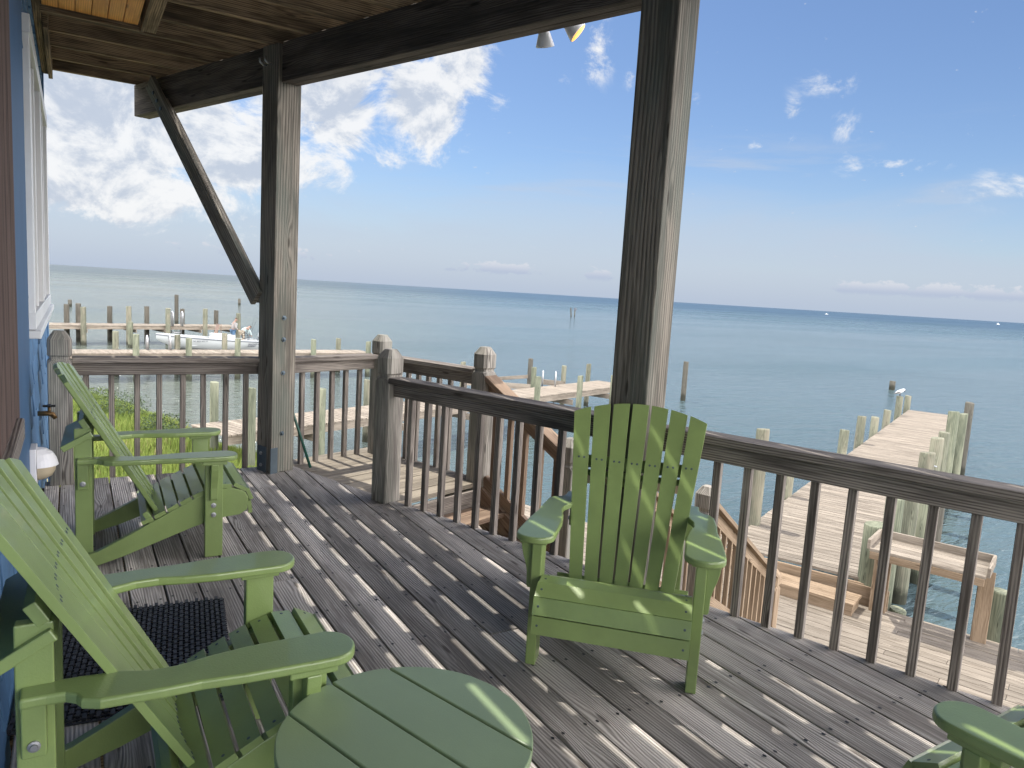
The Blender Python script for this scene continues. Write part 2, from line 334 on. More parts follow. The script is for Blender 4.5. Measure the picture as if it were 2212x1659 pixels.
    def lathe(s, prof, c=(0, 0, 0), n=20, smooth=True, tone=.5, axis=None, sq=(1, 1)):
        b = len(s.v); c = Vector(c)
        Q = Matrix.Identity(3) if axis is None else Vector(axis).to_track_quat('Z', 'Y').to_matrix()
        for r_, z in prof:
            for k in range(n):
                th = 2*math.pi*k/n; s.v.append(tuple(c+Q @ Vector((r_*math.cos(th)*sq[0], r_*math.sin(th)*sq[1], z))))
        for i in range(len(prof)-1):
            for k in range(n):
                j = (k+1) % n; s.face([b+i*n+k, b+i*n+j, b+(i+1)*n+j, b+(i+1)*n+k], [(prof[i][1], k*.03), (prof[i][1], k*.03+.03), (prof[i+1][1], k*.03+.03), (prof[i+1][1], k*.03)], tone, smooth)
        s.face([b+k for k in reversed(range(n))], [(0, 0)]*n, tone); s.face([b+(len(prof)-1)*n+k for k in range(n)], [(math.cos(k)*.1, math.sin(k)*.1) for k in range(n)], tone)
        return s
    def build(s, name, mat, parent=None, bevel=0, seg=2, loc=None):
        me = D.meshes.new(name); me.from_pydata(s.v, [], s.f)
        uvl = me.uv_layers.new(name='UVMap')
        uvs = [c for q in s.uv for p in q for c in p[:2]]; uvl.data.foreach_set('uv', uvs); ca = me.color_attributes.new('tone', 'FLOAT_COLOR', 'CORNER')
        cols = []
        for q, tn in zip(s.f, s.tn): cols += [tn, tn, tn, 1.0]*len(q)
        ca.data.foreach_set('color', cols); me.polygons.foreach_set('use_smooth', s.sm)
        for q in (mat if isinstance(mat, list) else [mat]): me.materials.append(MAT[q] if isinstance(q, str) else q)
        if max(s.mi, default=0): me.polygons.foreach_set('material_index', s.mi)
        me.update()
        o = D.objects.new(name, me); C.objects.link(o)
        if parent: o.parent = parent
        if loc: o.location = loc
        if bevel:
            bm = o.modifiers.new('bevel', 'BEVEL'); bm.width = bevel; bm.segments = seg; bm.limit_method = 'ANGLE'; bm.angle_limit = R(40)
        return o

def tag(o, label=None, cat=None, group=None, kind=None):
    if label: o['label'] = label
    if cat: o['category'] = cat
    if group: o['group'] = group
    if kind: o['kind'] = kind
    return o
def thing(name, label, cat, loc=(0, 0, 0), rz=0, group=None):
    o = D.objects.new(name, None); C.objects.link(o); o.location = loc; o.rotation_euler = (0, 0, rz); o.empty_display_size = .1
    return tag(o, label, cat, group)
def copy_of(o, parent=None, loc=None):
    c = o.copy(); C.objects.link(c)
    if parent: c.parent = parent
    if loc is not None: c.location = loc
    return c
def copy_tree(o, label=None):
    c = copy_of(o)
    for ch in list(o.children):
        d = copy_of(ch, c)
        for g in list(ch.children): copy_of(g, d)
    if label: c['label'] = label
    return c

# frame of the slanting front edge: O is the first big post, u runs away along the edge, r points out over the water
A1 = R(19.7); u = Vector((-math.sin(A1), math.cos(A1), 0)); r = Vector((math.cos(A1), math.sin(A1), 0)); O = Vector((1.314, 5.552, 0))
def ST(s_, t_, z=0.0): return O+u*s_+r*t_+Vector((0, 0, z))
ZD = -2.1; ZP = -2.44; ZW = -3.3
EDGE_T = .16
def edge_y(x, t_=EDGE_T): return O.y+(t_-(x-O.x)*r.x)/r.y

# ------------------------------------------------------------------ setting: water, ground, grass
mb = MB(); mb.face([0, 1, 2, 3], [(0, 0), (1, 0), (1, 1), (0, 1)], .5); mb.v = [(-30000, -3000, ZW), (30000, -3000, ZW), (30000, 45000, ZW), (-30000, 45000, ZW)]
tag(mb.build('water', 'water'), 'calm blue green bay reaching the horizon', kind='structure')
shore = [(-60, 44), (-14, 36), (-4, 33.6), (-.6, 32.6), (.5, 31.5), (1.2, 29.1), (1.9, 27.9), (2.2, 26.5), (2.85, 24.8), (3.2, 22.8), (4.0, 19.8), (4.9, 18.2), (5.3, 16.8), (4.9, 13), (4.4, 9), (3.9, 5), (3.4, 0), (2, -8)]
def shore_x(y):
    for (x0, y0), (x1, y1) in zip(shore, shore[1:]):
        if y0 >= y >= y1: return x0+(x1-x0)*(y0-y)/(y0-y1)
    return shore[0][0] if y > shore[0][1] else shore[-1][0]
from mathutils import noise as mnoise
def ground_z(x, y):
    d = shore_x(y)-x
    if d < 0: return ZW-.25+.5*max(-.5, d)
    return ZW-.06+.62*(1-math.exp(-d/1.6))+.10*mnoise.noise(Vector((x*.7, y*.7, 0)))*min(1, d)
mb = MB(); NX, NY = 90, 110; xs = [-40+46*(i/NX)**.6 for i in range(NX+1)]; ys = [-8+48*(j/NY) for j in range(NY+1)]
mb.v = [(x, y, ground_z(x, y)) for y in ys for x in xs]
for j in range(NY):
    for i in range(NX):
        a = j*(NX+1)+i; mb.face([a, a+1, a+NX+2, a+NX+1], [(0, 0)]*4, .5, True)
tag(mb.build('ground', 'soil'), 'low sandy bank beside the bay', kind='structure')
mb = MB(); cnt = 0
while cnt < 52000:
    y = 13.5+20*random.random()**1.25; x = random.uniform(-1.6, 5.4); d = shore_x(y)-x
    if d < .02 or (x < -.4 and y < 18): continue
    cl_ = mnoise.noise(Vector((x*.55, y*.55, 3))); 
    z = ground_z(x, y); h = (.10+.14*random.random())*(1+.9*max(0, cl_)); h *= .55+min(.45, d*.6)
    th = random.uniform(0, 6.28); wd = .012+.012*random.random(); lean = random.uniform(.1, .5)*h; la = random.uniform(0, 6.28)
    ax, ay = math.cos(th)*wd, math.sin(th)*wd; b = len(mb.v)
    tone = .38+.35*cl_+random.uniform(-.16, .16)+max(0, (19.5-y)*.055)*random.random()+(.5 if random.random() < .05 else 0)
    tone = max(0, min(1, tone))
    mb.v += [(x-ax, y-ay, z-.02), (x+ax, y+ay, z-.02), (x+lean*math.cos(la), y+lean*math.sin(la), z+h)]
    mb.face([b, b+1, b+2], [(0, 0)]*3, tone); cnt += 1
tag(mb.build('grass', 'grass'), 'bright green marsh grass covering the bank below the deck', kind='stuff')
def shrub(x, y, rad, h, mat, label):
    mb = MB(); z0 = ground_z(x, y)
    for k in range(1500):
        v = Vector((random.gauss(0, 1), random.gauss(0, 1), random.gauss(0, 1))).normalized(); q = random.random()**.35
        lump = 1+.28*mnoise.noise(v*2.3+Vector((x, y, 0)))
        p = Vector((x+v.x*rad*q*lump, y+v.y*rad*q*lump, z0+h*.42+v.z*h*.58*q*lump))
        if p.z < z0: continue
        a = Vector((random.uniform(-1, 1), random.uniform(-1, 1), random.uniform(-1, 1))).normalized(); c = a.cross(Vector((random.random(), random.random(), random.random()))).normalized(); s_ = .018+.022*random.random(); b = len(mb.v)
        mb.v += [tuple(p-a*s_), tuple(p+c*s_*.5), tuple(p+a*s_), tuple(p-c*s_*.5)]; mb.face([b, b+1, b+2, b+3], [(0, 0)]*4, random.random())
    tag(mb.build('shrub', mat), label, 'shrub', 'low shrubs on the grassy bank')
shrub(1.25, 24.2, .75, .8, 'leaf', 'grey green rounded shrub highest up the grassy bank')
shrub(2.0, 21.2, .62, .65, 'leaf', 'small dusty green shrub halfway down the bank above the shoreline')
shrub(.55, 26.6, .7, .6, 'leaf2', 'yellow green shrub at the far end of the grassy bank')

# ------------------------------------------------------------------ house wall
WX = -.205
house = thing('house', 'blue shingled house wall with white window and dark shutter at the left edge', 'house', (WX, 3, 0))
def H(v): return (v[0]-WX, v[1]-3, v[2])
mb = MB(); mb.box(H((WX-.10, 2.2, .6)), (.16, 10.9, 6.4), long=1); mb.build('wall', 'blue', house)
mb = MB(); z = -.25; row = 0
while z < 3.05:
    y = -3.0+(row % 2)*.08
    while y < 7.62:
        wdt = random.uniform(.10, .17); yb = min(y+wdt-.006, 7.65)
        inwin = (4.35 < y < 7.3 and 1.12 < z < 2.62) or (3.15 < y < 4.12) or (y > 2.35 and y < 3.15 and z > .9)
        if not inwin and yb > y:
            t0 = .010+random.uniform(0, .01); x0 = WX-.02; dz = random.uniform(-.012, .012)
            pts = [(x0, y, z+dz), (x0+.02+t0, y, z+dz), (x0+.02+t0+random.uniform(-.004, .006), yb, z+dz), (x0, yb, z+dz), (x0, y, z+.20), (x0+.022, y, z+.20), (x0+.022, yb, z+.20), (x0, yb, z+.20)]
            mb.hexa([H(p) for p in pts], [(p[2], p[1], p[0]) for p in pts])
        y += wdt
    z += .17; row += 1
mb.build('shingle', 'siding', house, bevel=.002, seg=1)
mb = MB(); mb.box(H((WX+.008, 3.64, 1.5)), (.04, .94, 3.6), long=2); mb.build('door_casing', 'blue', house, bevel=.004)
mb = MB()
for k in range(4): mb.box(H((WX+.02, 2.40+k*.20, 2.0)), (.035, .193, 2.2), long=2)
shut = mb.build('shutter', wood('dark_shutter_wood', (.17, .12, .10), (.055, .036, .03), blotch=.3, bump=.8), house, bevel=.003)
mb = MB(); mb.box(H((WX+.03, 2.62, .90)), (.06, .62, .07), long=1); mb.build('shutter_ledge', 'rail', house, bevel=.006)
win = MB()
for y in (4.43, 5.82, 7.2): win.box(H((WX+.022, y, 1.88)), (.045, .11, 1.5), long=2)
for zz in (1.17, 2.60): win.box(H((WX+.024, 5.81, zz)), (.05, 2.9, .085), long=1)
for y in (5.12, 6.5): win.box(H((WX+.018, y, 1.88)), (.034, .05, 1.34), long=2)
wf = win.build('window', 'white', house, bevel=.003)
mb = MB(); mb.box(H((WX+.010, 5.81, 1.88)), (.012, 2.66, 1.36)); mb.build('pane', 'glass', wf)
mb = MB(); mb.box(H((WX+.035, 5.81, 1.105)), (.07, 2.98, .04), long=1); mb.build('sill', 'white', wf, bevel=.004)
mb = MB(); mb.box(H((WX+.008, 7.60, 1.2)), (.03, .10, 5.2), long=2); mb.build('corner_board', 'siding', house, bevel=.003)

# faucet, wall lamp
f = thing('faucet', 'old brass outdoor faucet with dark handle on the blue shingle wall', 'faucet', (WX+.03, 4.75, .63))
MB().tube([(0, 0, 0), (.045, 0, 0), (.07, 0, -.005), (.085, 0, -.03)], [.014, .014, .015, .012], 12).tube([(.055, 0, 0), (.055, 0, .035)], .008, 8).build('spout', 'brass', f)
MB().box((.055, 0, .042), (.062, .016, .012)).box((.055, 0, .044), (.016, .055, .012)).build('handle', 'black', f, bevel=.003)
l = thing('wall_lamp', 'white half dome wall lamp with tan lens mounted low on the blue wall', 'lamp', (WX+.055, 3.95, .52))
l.scale = (.68, .68, .68)
mb = MB(); n = 16; prof = [(0.0, .135), (.05, .125), (.085, .095), (.105, .055), (.115, .01)]
for i, (rr_, zz) in enumerate(prof):
    for k in range(n+1):
        th = math.pi*k/n; mb.v.append((max(.002, rr_)*math.sin(th)*1.08, -max(.002, rr_)*math.cos(th), zz))
for i in range(len(prof)-1):
    for k in range(n): a = i*(n+1)+k; mb.face([a, a+n+1, a+n+2, a+1], [(0, 0)]*4, .5, False)
hd_ = mb.build('hood', 'lampwhite', l); hd_.modifiers.new('solid', 'SOLIDIFY').thickness = .006
mb = MB()
prof = [(.108, .012), (.104, -.03), (.085, -.065), (.05, -.085), (.003, -.092)]
for rr_, zz in prof:
    for k in range(n+1):
        th = math.pi*k/n; mb.v.append((rr_*math.sin(th), -rr_*math.cos(th), zz))
for i in range(len(prof)-1):
    for k in range(n): a = i*(n+1)+k; mb.face([a, a+1, a+n+2, a+n+1], [(0, 0)]*4, .5, True)
mb.build('lens', 'lens', l)
MB().box((-.022, 0, .0), (.04, .22, .28)).build('base_plate', 'lampwhite', l, bevel=.006)

# ------------------------------------------------------------------ main deck
deck = thing('deck', 'weathered grey board deck with a slanting right edge', 'deck', (1.5, 2.5, 0))
def L_(p): return (p[0]-1.5, p[1]-2.5)
PITCHB = .1455; GAP = .0085; mb = MB(); nails = MB()
def clip(poly, f_):
    out = []
    for i in range(len(poly)):
        a, b = poly[i], poly[(i+1) % len(poly)]; fa, fb = f_(a), f_(b)
        if fa >= 0: out.append(a)
        if (fa >= 0) != (fb >= 0): k = fa/(fa-fb); out.append((a[0]+(b[0]-a[0])*k, a[1]+(b[1]-a[1])*k))
    return out
def et(p, T0=EDGE_T): return T0-((p[0]-O.x)*r.x+(p[1]-O.y)*r.y)
joists_y = [5.45-.405*k for k in range(20)]
for k in range(-9, 24):
    xl = 1.075+k*PITCHB+GAP/2; xr = xl+PITCHB-GAP
    if xr < WX: continue
    xl = max(xl, WX+.03); jit = random.uniform(-.008, .008)
    if k == 0: cuts = [-2.6, 2.215, 5.665]
    elif k == 3: cuts = [-2.6, 2.52, 6.4]
    else: cuts = [-2.6]+sorted(random.sample(joists_y[5:18], 1))+[6.4]
    if 1.2 < xl < 3.4 and k not in (0, 3): cuts = [-2.6, random.choice(joists_y[13:17]), 6.4]
    for y0, y1 in zip(cuts, cuts[1:]):
        y1 = min(y1, 5.665+abs(jit)); dz = random.uniform(-.0015, .0015)
        poly = [(xl, y0+.0015), (xr, y0+.0015), (xr, y1-.0015), (xl, y1-.0015)]
        e_ = EDGE_T+random.uniform(-.006, .008)
        poly = clip(poly, lambda p: et(p, e_))
        if len(poly) > 2: mb.slab([L_(p) for p in poly], -.038, dz, (0, 1))
    for yj in joists_y:
        for xx in (xl+.022, xr-.022):
            q = (xx+random.uniform(-.004, .004), yj+random.uniform(-.012, .012))
            if et(q) > .02 and yj > -.5:
                b = len(nails.v); rr_ = .0058
                nails.v += [(q[0]-1.5+rr_*math.cos(i*1.047), q[1]-2.5+rr_*math.sin(i*1.047)*1.5, .0035) for i in range(6)]
                nails.face([b+i for i in range(6)], [(0, 0)]*6, .5)
mb.build('floor_boards', 'deck', deck, bevel=.004, seg=2)
nl = nails.build('nail_heads', 'black', deck); tag(nl, kind='stuff')
mb = MB()
mb.beam(ST(-8.2, EDGE_T-.03, -.16)-Vector((1.5, 2.5, 0)), ST(.12, EDGE_T-.03, -.16)-Vector((1.5, 2.5, 0)), .04, .24)
mb.beam((WX-1.5, 5.64-2.5, -.16), (1.45-1.5, 5.64-2.5, -.16), .04, .24)
for yj in joists_y[1:]: mb.beam((WX-1.5, yj-2.5, -.16), (O.x+(EDGE_T-.06-(yj-O.y)*r.y)/r.x-1.5, yj-2.5, -.16), .038, .235)
mb.build('deck_framing', 'joist', deck)

# landing beyond the newel, its boards run outwards
landing = thing('stair_landing', 'small sunlit landing of weathered boards beyond the deck edge', 'landing', ST(-.5, .6, -.03))
a_ = math.atan2(r.y, r.x); landing.rotation_euler = (0, 0, a_)
mb = MB(); s_ = -1.16-(-.5)
while s_ < .66:
    mb.slab([(EDGE_T+.012-.6, s_+.003), (1.15-.6+random.uniform(-.006, .006), s_+.003), (1.15-.6, s_+.1425), (EDGE_T+.012-.6, s_+.1425)], -.038, random.uniform(-.0015, .001), (1, 0)); s_ += .1455
mb.build('floor_boards', wood('sunny_landing_wood', (.31, .27, .21), (.13, .11, .085), blotch=.28, bump=.8, tonevar=.35), landing, bevel=.004)
mb = MB(); mb.box((.06, -.68, -.14), (.96, .035, .185), long=0); mb.box((.06, .66, -.14), (.96, .035, .2)); mb.box((.535, 0, -.14), (.035, 1.3, .2), long=1)
mb.build('riser_board', 'rail', landing, bevel=.003)

# ------------------------------------------------------------------ big posts, beam, brace
def big_post(s_, label, top=3.09):
    p = thing('deck_post', label, 'post', ST(s_, 0), a_, 'tall square posts carrying the beam')
    MB().box((0, 0, top/2), (.196, .196, top), long=2).build('timber', 'post', p, bevel=.007)
    return p
p1 = big_post(0, 'tall square post with bolt heads and steel foot bracket by the diagonal brace')
for zz in (1.17, 1.01, .76, .30):
    q = Vector((.062-.092+.02, -.0985, zz)); g = MB().lathe([(.019, 0), (.019, .004), (.011, .0045), (.0105, .013), (.004, .015)], q, 6, False, axis=(0, -1, 0)).build('bolt', 'darksteel', p1)
MB().box((-.102, .02, .09), (.008, .115, .21)).box((-.096+.02, -.1015, .09), (.06, .006, .21)).build('foot_bracket', 'darksteel', p1, bevel=.002)
for zz in (.04, .13): MB().lathe([(.013, 0), (.013, .009), (.004, .011)], (-.106, .02, zz+.01), 6, False, axis=(-1, 0, 0)).build('bracket_bolt', 'steel', p1)
hk = MB()
for yy in (-.02, .045): hk.tube([(-.092, yy, 2.955), (-.125, yy, 2.95), (-.15, yy, 2.965), (-.155, yy, 2.99)], .007, 8)
hk.build('hook', 'steel', p1)
big_post(-3.08, 'tall square post rising directly behind the green fan back chair')
BZ0, BZ1 = 2.83, 3.10
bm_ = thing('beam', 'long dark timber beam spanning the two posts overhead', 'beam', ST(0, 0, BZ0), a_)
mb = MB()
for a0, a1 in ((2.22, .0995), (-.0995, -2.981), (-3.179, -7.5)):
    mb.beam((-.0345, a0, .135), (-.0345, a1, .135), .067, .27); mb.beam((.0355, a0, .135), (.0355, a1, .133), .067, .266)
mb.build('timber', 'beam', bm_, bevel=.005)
br = thing('knee_brace', 'diagonal timber brace from the beam end down to the post', 'brace', ST(.0, -.10, 1.3), a_)
mb = MB(); mb.beam((-.014, .10, -.0), (-.014, 1.80, 1.76), .038, .14, tone=.3); mb.beam((.026, .10, -.0), (.026, 1.62, 1.58), .038, .10, tone=.7); mb.build('timber', 'post', br, bevel=.004)
for k in (.0, .12, .24): MB().lathe([(.016, 0), (.016, .008), (.006, .010)], (-.034, 1.70-k*.55, 1.655-k*.60), 8, False, axis=(-1, 0, 0)).build('bolt', 'darksteel', br)

# ------------------------------------------------------------------ upper deck overhead
ud = thing('upper_deck', 'underside of the upper deck with dark stained joists and board gaps', 'deck', (1, 3, 3.1))
mb = MB(); TOP_T = .45; jl = []
for k in range(27):
    y = 7.58-.405*k
    x1 = O.x+(TOP_T-.02-(y-O.y)*r.y)/r.x
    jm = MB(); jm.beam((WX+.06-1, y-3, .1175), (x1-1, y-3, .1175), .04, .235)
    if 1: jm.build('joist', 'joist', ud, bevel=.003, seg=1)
mb = MB(); k = 0; x = WX+.02
while x < 6.5:
    poly = [(x+.010, -4.0), (x+.1455-.010, -4.0), (x+.1455-.010, 7.62), (x+.010, 7.62)]
    poly = clip(poly, lambda p: et(p, TOP_T))
    if len(poly) > 2: mb.slab([(p[0]-1, p[1]-3) for p in poly], .236, .274, (0, 1))
    x += .1455
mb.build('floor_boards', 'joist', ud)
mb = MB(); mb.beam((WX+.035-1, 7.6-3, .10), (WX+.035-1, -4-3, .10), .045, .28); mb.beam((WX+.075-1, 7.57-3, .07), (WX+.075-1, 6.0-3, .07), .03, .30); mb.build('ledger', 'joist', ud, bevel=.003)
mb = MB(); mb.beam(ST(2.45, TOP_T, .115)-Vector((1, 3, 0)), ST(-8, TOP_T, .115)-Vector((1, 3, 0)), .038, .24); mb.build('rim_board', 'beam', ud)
mb = MB()
for k in range(6): mb.slab([(WX+.07+k*.088-1, 1.5-3), (WX+.155+k*.088-1, 1.5-3), (WX+.155+k*.088-1, 5.53-3), (WX+.07+k*.088-1, 5.53-3)], -.072, -.054, (0, 1))
mb.build('soffit_panel', 'soffit', ud, bevel=.003)
mb = MB(); mb.beam((.455-1, 5.57-3, -.047), (.455-1, 1.5-3, -.047), .085, .09); mb.beam((.415-1, 5.55-3, -.055), (.415-1, 1.5-3, -.055), .02, .10); mb.build('soffit_trim', 'joist', ud, bevel=.003)
mb = MB(); mb.beam((WX+.06-1, 5.56-3, -.05), (.40-1, 5.56-3, -.05), .03, .10); mb.build('soffit_end_trim', 'joist', ud, bevel=.003)

fl = thing('floodlight', 'twin cone floodlight hanging just behind the beam with an amber glow', 'lamp', ST(-2.12, .43, 3.06), a_)
def head(base, ax, Ls, r1, glow):
    h = MB().lathe([(.030, 0), (.032, .02), (r1, Ls), (r1-.004, Ls+.004)], base, 24, axis=ax); g = h.build('lamp_head', 'lampwhite', fl)
    v = Vector(ax).normalized(); MB().lathe([(r1-.006, 0), (.02, .003)], Vector(base)+v*(Ls+.005), 24, axis=ax).build('lamp_face', 'glow' if glow else 'lens', fl)
head((.0, .10, -.045), (.40, .12, -1), .10, .056, False); head((.03, -.03, -.02), (.55, -.75, -.75), .10, .062, True)
MB().tube([(0, .10, -.045), (0, .03, .02), (.03, -.03, -.02)], .012, 8).box((.0, .02, .035), (.07, .12, .03)).build('bracket', 'lampwhite', fl)

# ------------------------------------------------------------------ railings and newels
balm = MB().box((0, 0, .42), (.036, .036, .84), long=2)
bal0 = balm.build('baluster', 'rail', bevel=.002, seg=1); bal_mesh = bal0.data; D.objects.remove(bal0)
def add_bal(parent, loc, zs=1.0, mat=None, bot=-.10):
    o = D.objects.new('baluster', bal_mesh if mat is None else mat); C.objects.link(o); o.parent = parent; o.location = (loc[0], loc[1], loc[2]+bot); o.scale = (1, 1, zs)
    o.rotation_euler = (random.uniform(-.006, .006), random.uniform(-.006, .006), random.uniform(-.04, .04))
    m_ = o.modifiers.new('bevel', 'BEVEL'); m_.width = .002; m_.segments = 1
    return o
def railing(label, p0, p1, out, bals, z0=0.0, cap=.855, capmat='rail', group=None):
    """level rail from p0 to p1, 'out' = unit vector to the outer side, bals = distances from p0"""
    p0, p1, out = Vector(p0), Vector(p1), Vector(out); X = p1-p0; L = X.length; X.normalize()
    t_ = thing('railing', label, 'railing', (p0.x, p0.y, z0), math.atan2(X.y, X.x), 'railings of the main deck')
    sg = 1 if (Vector((-X.y, X.x, 0)).dot(out) > 0) else -1
    MB().box((L/2, 0, cap-.019), (L, .135, .038)).build('cap_rail', capmat, t_, bevel=.005)
    MB().box((L/2, sg*.005, cap-.038-.045), (L, .038, .089)).build('top_rail', capmat, t_, bevel=.004)
    for d in bals: add_bal(t_, (d, sg*.045, 0), (cap-.05+.10)/.84)
    return t_
def newel(label, p, z0, h, rz, mat='newel', half=.07, group='newel posts of the railings'):
    mb = MB(); lv = [(0, half, .006), (h-.215, half, .006), (h-.195, half, .02), (h-.185, half-.012, .012), (h-.168, half-.012, .012), (h-.158, half, .02), (h-.055, half, .02), (h, half*.48, .01)]
    b = 0
    for z_, hh, c in lv:
        for x_, y_ in ((hh-c, -hh), (hh, -hh+c), (hh, hh-c), (hh-c, hh), (-hh+c, hh), (-hh, hh-c), (-hh, -hh+c), (-hh+c, -hh)): mb.v.append((x_, y_, z_))
    for i in range(len(lv)-1):
        for k in range(8):
            j = (k+1) % 8; a = mb.v[i*8+k]; c = mb.v[i*8+j]
            ua = (a[0]+a[1]+k*.7); uc = ua+math.dist(a[:2], c[:2])
            mb.face([i*8+k, i*8+j, i*8+8+j, i*8+8+k], [(lv[i][0], ua), (lv[i][0], uc), (lv[i+1][0], uc), (lv[i+1][0], ua)], .5)
    mb.face([(len(lv)-1)*8+k for k in range(8)], [(mb.v[(len(lv)-1)*8+k][0]*.3, mb.v[(len(lv)-1)*8+k][1]) for k in range(8)], .5)
    mb.face([k for k in reversed(range(8))], [(0, 0)]*8, .5)
    o = mb.build('newel_post', mat, bevel=.002, seg=1); o.location = (p[0], p[1], z0); o.rotation_euler = (0, 0, rz)
    return tag(o, label, 'post', group)
NA = ST(-1.14, .12); NB = ST(.06, 1.08); NC = ST(-1.13, 1.09)
newel('stout grey newel post against the blue wall at the left rail end', (-.077, 5.61), 0, 1.03, 0)
newel('grey newel post at the deck edge where the front railing begins', NA, 0, 1.036, a_)
newel('sunlit newel post at the outer landing corner behind the nearest newel', NB, -.35, 1.375, a_)
newel('pale newel post at the top of the stair rail', NC, -.22, 1.25, a_)
railing('grey wooden railing left of the bolted post above the grass', (-.008, 5.66, 0), (1.215, 5.66, 0), (0, 1, 0), [.083, .235, .389, .531, .686, .831, .983, 1.13])
q0 = ST(.085, .095); q1 = ST(.085, 1.01)
railing('short sunlit railing between the bolted post and the landing corner', q0, q1, u, [.09, .225, .37, .52, .66, .80], -.03, .885)
q0 = ST(-.01, 1.09); q1 = ST(-1.06, 1.09)
railing('sunlit railing along the outer side of the landing', q0, q1, r, [.10, .22, .34, .47, .60, .73, .87, .98], -.03, .885)
q0 = ST(-1.21, .11); q1 = ST(-2.985, .11)
railing('dark front railing between the near newel and the big post', q0, q1, r, [.12+.151*k for k in range(12)])
q0 = ST(-3.175, .11); q1 = ST(-7.8, .11)
railing('dark front railing running right from the big post to the frame edge', q0, q1, r, [.13+.15*k for k in range(30)])

# ------------------------------------------------------------------ stairs
sa = thing('upper_stair', 'upper flight of wooden steps going down from the landing', 'stairs', ST(-1.16, .62, 0), a_)
mid_z = -.90
for k in range(4):
    z_ = -.03-.174*(k+1); y0 = -.29*k
    MB().box((.03, y0-.075, z_-.019), (1.06, .14, .038)).box((.03, y0-.22, z_-.019), (1.06, .14, .038)).build('tread', 'stair', sa, bevel=.004)
mb = MB()
for x_ in (-.42, .44): mb.beam((x_, .05, -.16), (x_, -1.32, -.98), .04, .26)
mb.build('stringer', 'stair', sa, bevel=.003)
mb = MB()
for k in range(4): mb.box((.03, -.29*k-.015, -.03-.174*(k+1)-.105), (.86, .02, .13))
mb.build('riser_board', 'stair', sa)
ml = thing('middle_landing', 'lower wooden landing where the stairs turn outward', 'landing', ST(-2.85, 1.1, mid_z), a_)
mb = MB(); s_ = -.55
while s_ < .55: mb.slab([(-.9, s_+.003), (1.0, s_+.003), (1.0, s_+.1425), (-.9, s_+.1425)], -.038, 0, (1, 0)); s_ += .1455
mb.build('floor_boards', 'stair', ml, bevel=.003)
MB().box((.0, .56, -.14), (1.9, .04, .2)).box((.0, -.57, -.14), (1.9, .04, .2)).build('rim_board', 'stair', ml)
ND = ST(-1.98, 1.09); NE = ST(-2.70, 1.85); NF = ST(-2.42, 4.45)
newel('brown newel post at the foot of the upper stair rail', ND, -1.2, 1.66, a_, 'newel')
newel('weathered newel post with carved top seen right of the green chair', NE, -1.5, 1.64, a_, 'newel')
newel('lowest pale newel post at the foot of the lower stair', NF, ZP, 1.16, a_, 'step')
for q_ in (ST(-1.98, 1.98), ST(-1.75, 4.55)):
    newel('brown newel post on the inner side of the lower stair' if q_ == ST(-1.98, 1.98) else 'pale newel post on the far side of the lower stair foot', q_, ZP if q_ != ST(-1.98, 1.98) else -1.5, 1.1 if q_ != ST(-1.98, 1.98) else 1.6, a_, 'step')
def slope_rail(label, p0, p1, nb, mat, drop=.74):
    p0, p1 = Vector(p0), Vector(p1); t_ = thing('stair_railing', label, 'railing', p0, 0, 'sloping stair railings'); V = p1-p0
    MB().beam((0, 0, 0), V, .135, .038).build('cap_rail', mat, t_, bevel=.004)
    MB().beam((0, 0, -.07), V+Vector((0, 0, -.07)), .038, .089).build('top_rail', mat, t_, bevel=.003)
    MB().beam((0, 0, -.07-drop), V+Vector((0, 0, -.07-drop)), .038, .089).build('bottom_rail', mat, t_, bevel=.003)
    me_ = None; ang = math.atan2(V.y, V.x)
    for k in range(nb):
        q = V*((k+.6)/nb)
        if me_ is None: o = MB().box((0, 0, -(drop+.08)/2-.03), (.036, .036, drop+.02), long=2).build('baluster', mat, t_); me_ = o.data
        else: o = D.objects.new('baluster', me_); C.objects.link(o); o.parent = t_
        o.location = q+Vector((0, 0, -.01)); o.rotation_euler = (0, 0, ang)
slope_rail('sunlit sloping stair railing dropping from the pale newel', ST(-1.19, 1.09, .80), ST(-1.93, 1.09, .36), 5, 'stair')
slope_rail('sloping railing of the lower stair ending at the lowest newel', NE+Vector((0, 0, -.0))+(NF-NE).normalized()*.07, NF+Vector((0, 0, -1.36)), 13, 'step', .66)
slope_rail('far sloping railing of the lower stair behind the chair slats', ST(-2.0, 2.05, .02), ST(-1.78, 4.45, -1.40), 13, 'step', .66)
sb = thing('lower_stair', 'lower flight of pale wooden steps down to the sunlit platform', 'stairs', ST(-2.25, 2.1, 0), a_)
for k in range(8):
    z_ = mid_z-.171*(k+1)
    MB().box((.145+.28*k, 0, z_-.019), (.285, .84, .038), long=1).build('tread', 'step', sb, bevel=.004)
mb = MB()
for y_ in (-.36, .36): mb.beam((-.05, y_, mid_z-.22), (2.35, y_, ZP+.0), .04, .24)
mb.build('stringer', 'step', sb)

